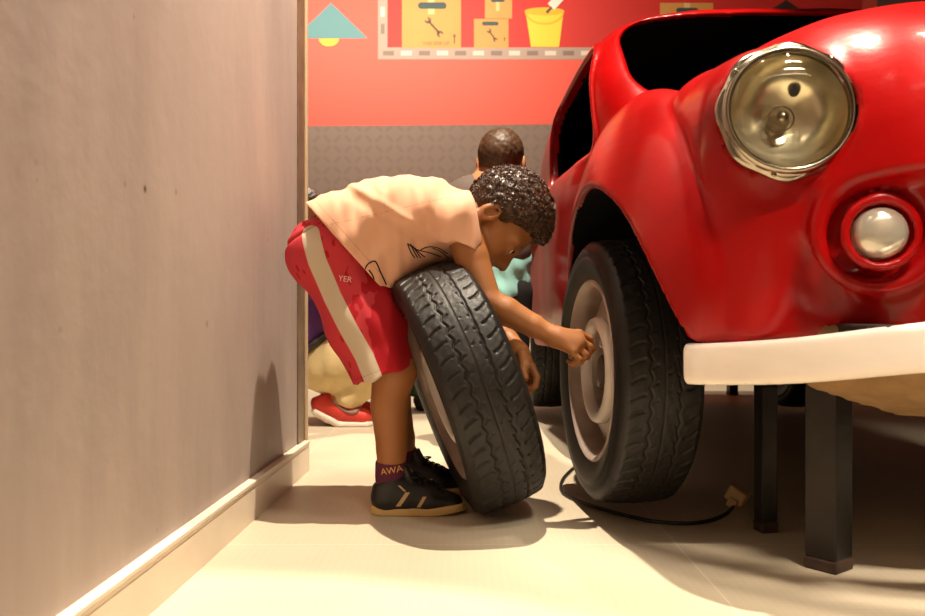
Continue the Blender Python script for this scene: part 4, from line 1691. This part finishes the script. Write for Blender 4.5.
# ------------------------------------------------------------------ people further back
M_skin2 = mat('light_brown_skin', lin(176, 118, 80), .55, var=.05)
M_hair2 = mat('short_brown_hair', lin(78, 53, 34), .45, bump=.6, bscale=260, var=.3, vscale=60, stretch=(1, 1, .3), bdist=.003)
M_grey = mat('grey_top', lin(96, 82, 76), .85, bump=.3, bscale=200); M_teal = mat('teal_cloth', lin(150, 206, 200), .85, bump=.4, bscale=160)
M_blk = mat('black_trousers', lin(24, 21, 22), .85); M_stripe = mat('pale_shoulder_stripe', lin(206, 178, 166), .8)
M_purple = mat('purple_shirt', lin(96, 50, 120), .85, bump=.3, bscale=150); M_khaki = mat('khaki_trousers', lin(206, 182, 132), .9, bump=.4, bscale=90, var=.06, vscale=20)
M_belt = mat('dark_belt', lin(46, 30, 24), .6); M_redshoe = mat('red_shoe', lin(196, 50, 36), .6); M_greysw = mat('grey_mark', lin(128, 104, 92), .6)
M_green = mat('green_trousers', lin(62, 92, 52), .9, var=.7, vscale=38, bump=.3, bscale=120); M_wsole = mat('white_sole', lin(226, 212, 196), .6)


def cones(segs, k=.02):
    def f(p):
        d = None
        for pts, rads in segs:
            e = chain(p, pts, rads, .008)
            d = e if d is None else smin(d, e, k)
        return d
    return f


def bound(segs, pad=.02):
    pts = np.concatenate([np.array(s[0]) for s in segs]); r = max(max(s[1]) for s in segs) + pad
    return pts.min(0) - r, pts.max(0) + r


def limb(name, segs, m, parent, h=.007, k=.02, fn=None):
    lo, hi = bound(segs)
    f = cones(segs, k)
    return sdf_obj(name, (lambda p: fn(p, f(p))) if fn else f, lo, hi, h, m, parent, proj=2)


def head_parts(c, fwd, s, parent, hair_m, hair_len=.006, extra=None):
    """returns a field for a head at c facing fwd, and makes its hair"""
    fwd = unit(fwd); up = unit(np.array([0, 0, 1]) - fwd * fwd[2]); rt = np.cross(fwd, up); R_ = np.stack([rt, fwd, up])
    c = np.array(c)
    def loc(p): return (p - V3(c)) @ V3(R_).T / s
    def f(p):
        q = loc(p); m = q.copy(); m[:, 0] = np.abs(m[:, 0])
        d = ell(m, (0, -.005, .022), (.073, .090, .080))
        d = smin(d, ell(m, (0, .03, -.040), (.055, .052, .066)), .03)
        d = smin(d, chain(m, [(0, .082, 0), (0, .100, -.034)], [.008, .011]), .015)
        d = smax(d, -sph(m, (.030, .096, -.002), .014), .014)
        d = smin(d, ell(m, (0, .084, -.064), (.020, .010, .008)), .008)
        d = smin(d, ell(m, (.077, -.008, -.014), (.009, .018, .027)), .006)
        return d * s
    def hr_(p):
        q = loc(p); m = q.copy(); m[:, 0] = np.abs(m[:, 0])
        d = ell(m, (0, -.005, .022), (.073, .090, .080)) - hair_len - wob(p, 230, 8) * .0016
        line = np.interp(m[:, 1], [-.10, -.05, -.02, .0, .02, .05, .08], [-.058, -.050, -.018, .004, .0, .04, .058])
        return smax(d, line - m[:, 2], .008) * s
    sdf_obj('hair', hr_, c - .15, c + .15, .005, hair_m, parent, proj=2)
    for sg in (-1, 1):
        mb = MB(); bmesh.ops.create_uvsphere(mb.bm, u_segments=12, v_segments=8, radius=.012 * s, matrix=Matrix.Translation(Vector(c + R_.T @ (np.array([sg * .030, .080, -.002]) * s))))
        mb.build('eye', M_iris, parent, smooth=True)
    return f


def simple_hand(w, d, r=.011):
    d = unit(d); s = unit(np.cross(d, [0.3, .9, .1])); segs = []
    for i in range(4):
        o = s * (i - 1.5) * .014
        n = np.cross(d, s)
        segs.append(([w + o * .7, w + o + d * .055, w + o + d * .085 + n * .008, w + o * .9 + d * .105 + n * .022], [r * 1.1, r * .85, r * .72, r * .6]))
    segs.append(([w + s * .012, w + s * .036 + d * .03, w + s * .040 + d * .058], [r, r * .8, r * .65]))
    return segs


def person(label, base, head_c, head_f, hs, hairm, skin, body_segs, group=None):
    root = empty('person', base); tag(root, label, 'person', group)
    hf_ = head_parts(head_c, head_f, hs, root, hairm)
    f0 = cones(body_segs, .018)
    lo, hi = bound(body_segs); lo = np.minimum(lo, np.array(head_c) - .16); hi = np.maximum(hi, np.array(head_c) + .16)
    sdf_obj('body', lambda p: smin(hf_(p), f0(p), .02), lo, hi, .006, skin, root, proj=2)
    return root


# --- child standing behind, seen from the back
Y1 = 2.80
hc = P(501, 160, Y1)
x0 = hc[0] - .045
def K(dx, dy, z): return np.array([x0 + dx, Y1 + dy, z])
arms = []
for s in (-1, 1):
    arms.append(([K(s * .110, 0, .825), K(s * .140, .03, .68), K(s * .12, .14, .57)], [.034, .027, .020]))
    arms += simple_hand(K(s * .12, .145, .565), np.array([-s * .3, .8, -.35]), .010)
legs = [([K(s * .065, 0, .50), K(s * .07, .01, .28), K(s * .07, 0, .06)], [.070, .048, .033]) for s in (-1, 1)]
feet = [([K(s * .07, -.02, .03), K(s * .075, .10, .024)], [.026, .022]) for s in (-1, 1)]
kid = person('child with short brown hair standing behind the bent child, seen from the back', K(0, 0, 0), hc, [.10, 1, -.10], .96, M_hair2, M_skin2,
             arms + legs + feet + [([hc + np.array([0, -.02, -.05]), K(0, 0, .86)], [.046, .048]), ([K(0, 0, .84), K(0, 0, .55)], [.085, .085])])


def crumple(p, d): return d - wob(p, 34, 8, (1, 1, 1.3)) * .006


limb('shirt', [([K(-.05, 0, .78), K(-.045, 0, .50)], [.090, .096]), ([K(.05, 0, .78), K(.045, 0, .50)], [.090, .096])] , M_teal, kid, .006, .03,
     lambda p, d: crumple(p, smax(smax(d, .485 - p[:, 2] + .25 * (p[:, 0] - x0), .004), p[:, 2] - .80, .01)))
ve = limb('vest', [([K(-.05, 0, .81), K(-.045, 0, .66)], [.095, .100]), ([K(.05, 0, .81), K(.045, 0, .66)], [.095, .100]),
                   ([K(-.05, 0, .84), K(-.118, .0, .815)], [.055, .050]), ([K(.05, 0, .84), K(.118, .0, .815)], [.055, .050])], M_grey, kid, .006, .03,
          lambda p, d: smax(smax(d, .60 - p[:, 2], .004), -(cone(p, hc, hc - np.array([0, 0, .2]), .055, .060)), .004))
mb = MB(); mb.tube([K(-.160, -.030, .838), K(-.125, -.038, .858), K(-.09, -.040, .872), K(-.055, -.038, .884)], .0075, 8); mb.build('shoulder_stripe', M_stripe, ve, smooth=True)
limb('trousers', [([K(s * .062, 0, .52), K(s * .070, .01, .28), K(s * .072, 0, .07)], [.088, .064, .048]) for s in (-1, 1)], M_blk, kid, .008, .02, lambda p, d: smax(d, .045 - p[:, 2], .004))
for s in (-1, 1):
    limb('shoe', [([K(s * .07, -.025, .034), K(s * .076, .115, .028)], [.036, .030])], M_blk, kid, .006, .01, lambda p, d: smax(d, -p[:, 2], .002))

# --- grown-up squatting behind the end of the partition
Y2 = 3.50
def Q2(px, py, dy=0.): return P(px, py, Y2 + dy)
hc2 = Q2(298, 214, .0)
hipc = Q2(326, 360)
shs = Q2(300, 262)
segs = [([hc2 + np.array([0, 0, -.06]), Q2(298, 248)], [.058, .060]), ([Q2(302, 268), hipc], [.12, .12])]
for s in (-1, 1):
    o = np.array([0, s * .19, 0]); o2 = np.array([0, s * .11, 0])
    sh_ = shs + o; el_ = Q2(338, 292) + o * 1.3; wr_ = Q2(374, 318) + o * .6
    segs.append(([sh_, el_, wr_], [.052, .042, .030])); segs += simple_hand(wr_, np.array([1, -s * .2, -.1]), .014)
    an_ = Q2(341, 399) + o2 * 1.0
    segs.append(([hipc + o2, Q2(386, 352) + o2 * 1.2, an_], [.095, .058, .042]))
    segs.append(([an_ + np.array([-.03, 0, -.02]), Q2(362, 415) + o2], [.036, .030]))
man = person('grown-up squatting behind the grey partition in purple shirt, khaki trousers and red shoes', np.array([hipc[0], Y2, 0]), hc2, [1, -.1, -.25], 1.12, M_hair2, M_skin2, segs)
limb('shirt', [([Q2(300, 262) + np.array([0, s * .09, 0]), Q2(319, 350) + np.array([0, s * .07, 0])], [.125, .130]) for s in (-1, 1)] +
     [([shs + np.array([0, s * .17, 0]), shs * .4 + .6 * (Q2(338, 292)) + np.array([0, s * .21, 0])], [.075, .066]) for s in (-1, 1)], M_purple, man, .010, .03,
     lambda p, d: smax(d - wob(p, 20, 6) * .005, plane(p, Q2(316, 345), [.62, 0, -.78]), .005))
mb = MB()
ang = [Q2(316.5, 346.5) + np.array([.140 * math.cos(t) * .78, .205 * math.sin(t), .140 * math.cos(t) * .62]) for t in np.linspace(0, 2 * PI, 40, endpoint=False)]
mb.tube(ang, .018, 8, closed=True)
bl = mb.build('belt', M_belt, man, smooth=True)
tr_segs = []
for s in (-1, 1):
    o2 = np.array([0, s * .11, 0])
    tr_segs.append(([Q2(325, 359) + o2 * .7, Q2(345, 362) + o2, Q2(388, 352) + o2 * 1.2], [.135, .112, .080]))
    tr_segs.append(([Q2(388, 352) + o2 * 1.2, Q2(366, 380) + o2, Q2(351, 394) + o2], [.078, .066, .060]))
limb('trousers', tr_segs, M_khaki, man, .010, .02, lambda p, d: smax(smax(d - wob(p, 28, 6) * .005, plane(p, Q2(316, 345), [-.62, 0, .78]), .006), plane(p, Q2(350, 403), [-.45, 0, -.9]), .005))
for s in (-1, 1):
    o2 = np.array([0, s * .11, 0])
    up_ = limb('shoe', [([Q2(326, 400) + o2, Q2(346, 409.5) + o2, Q2(366, 414) + o2], [.043, .045, .036]), ([Q2(330, 394) + o2, Q2(336, 400) + o2], [.036, .040])], M_redshoe, man, .006, .02,
               lambda p, d: smax(d, plane(p, Q2(334, 389), [-.35, 0, 1]), .004))
    sl_ = limb('sole', [([Q2(321, 407) + o2, Q2(331, 414) + o2, Q2(345, 420) + o2, Q2(372, 420.5) + o2], [.020, .020, .017, .016]),
                        ([Q2(322, 408) + o2 + np.array([0, .02, 0]), Q2(345, 420) + o2 + np.array([0, .025, 0]), Q2(370, 420.5) + o2 + np.array([0, .02, 0])], [.018, .017, .016]),
                        ([Q2(322, 408) + o2 - np.array([0, .02, 0]), Q2(345, 420) + o2 - np.array([0, .025, 0]), Q2(370, 420.5) + o2 - np.array([0, .02, 0])], [.018, .017, .016])], M_wsole, up_, .006, .01, lambda p, d: smax(d, .001 - p[:, 2], .002))
    bvx = bvh_of(up_)
    sg = -1
    curve = [(331, 401), (338, 407), (346, 412), (353, 413), (358, 410.5)]
    mb = MB(); pp = []
    for q in spline([np.array([a, b, 0.]) for a, b in curve], 4):
        c_ = P(q[0], q[1], Y2 + s * .11 - .05)
        h_ = bvx.ray_cast(Vector((c_[0], Y2 + s * .11 - .14, c_[2])), Vector((0, 1, 0)))
        if h_[0] is not None: pp.append(np.array(h_[0]))
    if len(pp) > 3: mb.tube(pp, list(np.interp(np.linspace(0, 1, len(pp)), [0, .6, .85, 1], [.002, .007, .010, .004])), 6); mb.build('curved_mark', M_greysw, up_, smooth=True)
    else: mb.bm.free()

# --- small child far behind, only the green trouser legs show between leg and tyre
Y3 = 3.98
c0 = P(411, 300, Y3)
def K3(dx, dy, z): return np.array([c0[0] + dx, Y3 + dy, z])
segs = [([K3(0, 0, .86), K3(0, 0, .80)], [.042, .046]), ([K3(0, 0, .76), K3(0, 0, .48)], [.085, .085])]
for s in (-1, 1):
    segs.append(([K3(s * .11, 0, .78), K3(s * .14, .02, .64), K3(s * .13, -.06, .52)], [.034, .027, .020])); segs += simple_hand(K3(s * .13, -.065, .515), np.array([0, -.4, -.9]), .010)
    segs.append(([K3(s * .045, 0, .46), K3(s * .045, 0, .25), K3(s * .045, 0, .06)], [.062, .045, .032]))
    segs.append(([K3(s * .045, .02, .03), K3(s * .055, -.09, .024)], [.026, .022]))
far = person('small child far behind the loose tyre in green patterned trousers', K3(0, 0, 0), K3(0, 0, .93), [.1, -1, 0], .92, M_hair2, M_skin2, segs)
limb('shirt', [([K3(s * .05, 0, .75), K3(s * .045, 0, .47)], [.090, .098]) for s in (-1, 1)] + [([K3(s * .09, 0, .785), K3(s * .135, .01, .69)], [.05, .042]) for s in (-1, 1)], M_grey, far, .009, .03, lambda p, d: smax(d, .44 - p[:, 2], .004))
limb('trousers', [([K3(s * .045, 0, .46), K3(s * .045, 0, .25), K3(s * .045, 0, .08)], [.078, .056, .046]) for s in (-1, 1)], M_green, far, .009, .01, lambda p, d: smax(d - wob(p, 30, 6) * .004, .055 - p[:, 2], .004))
for s in (-1, 1):
    limb('shoe', [([K3(s * .045, .025, .036), K3(s * .055, -.10, .030)], [.036, .031])], M_blk, far, .007, .01, lambda p, d: smax(d, -p[:, 2], .002))

bpy.context.view_layer.update()
for o in list(bpy.data.objects):
    if 'base' in o: del o['base']
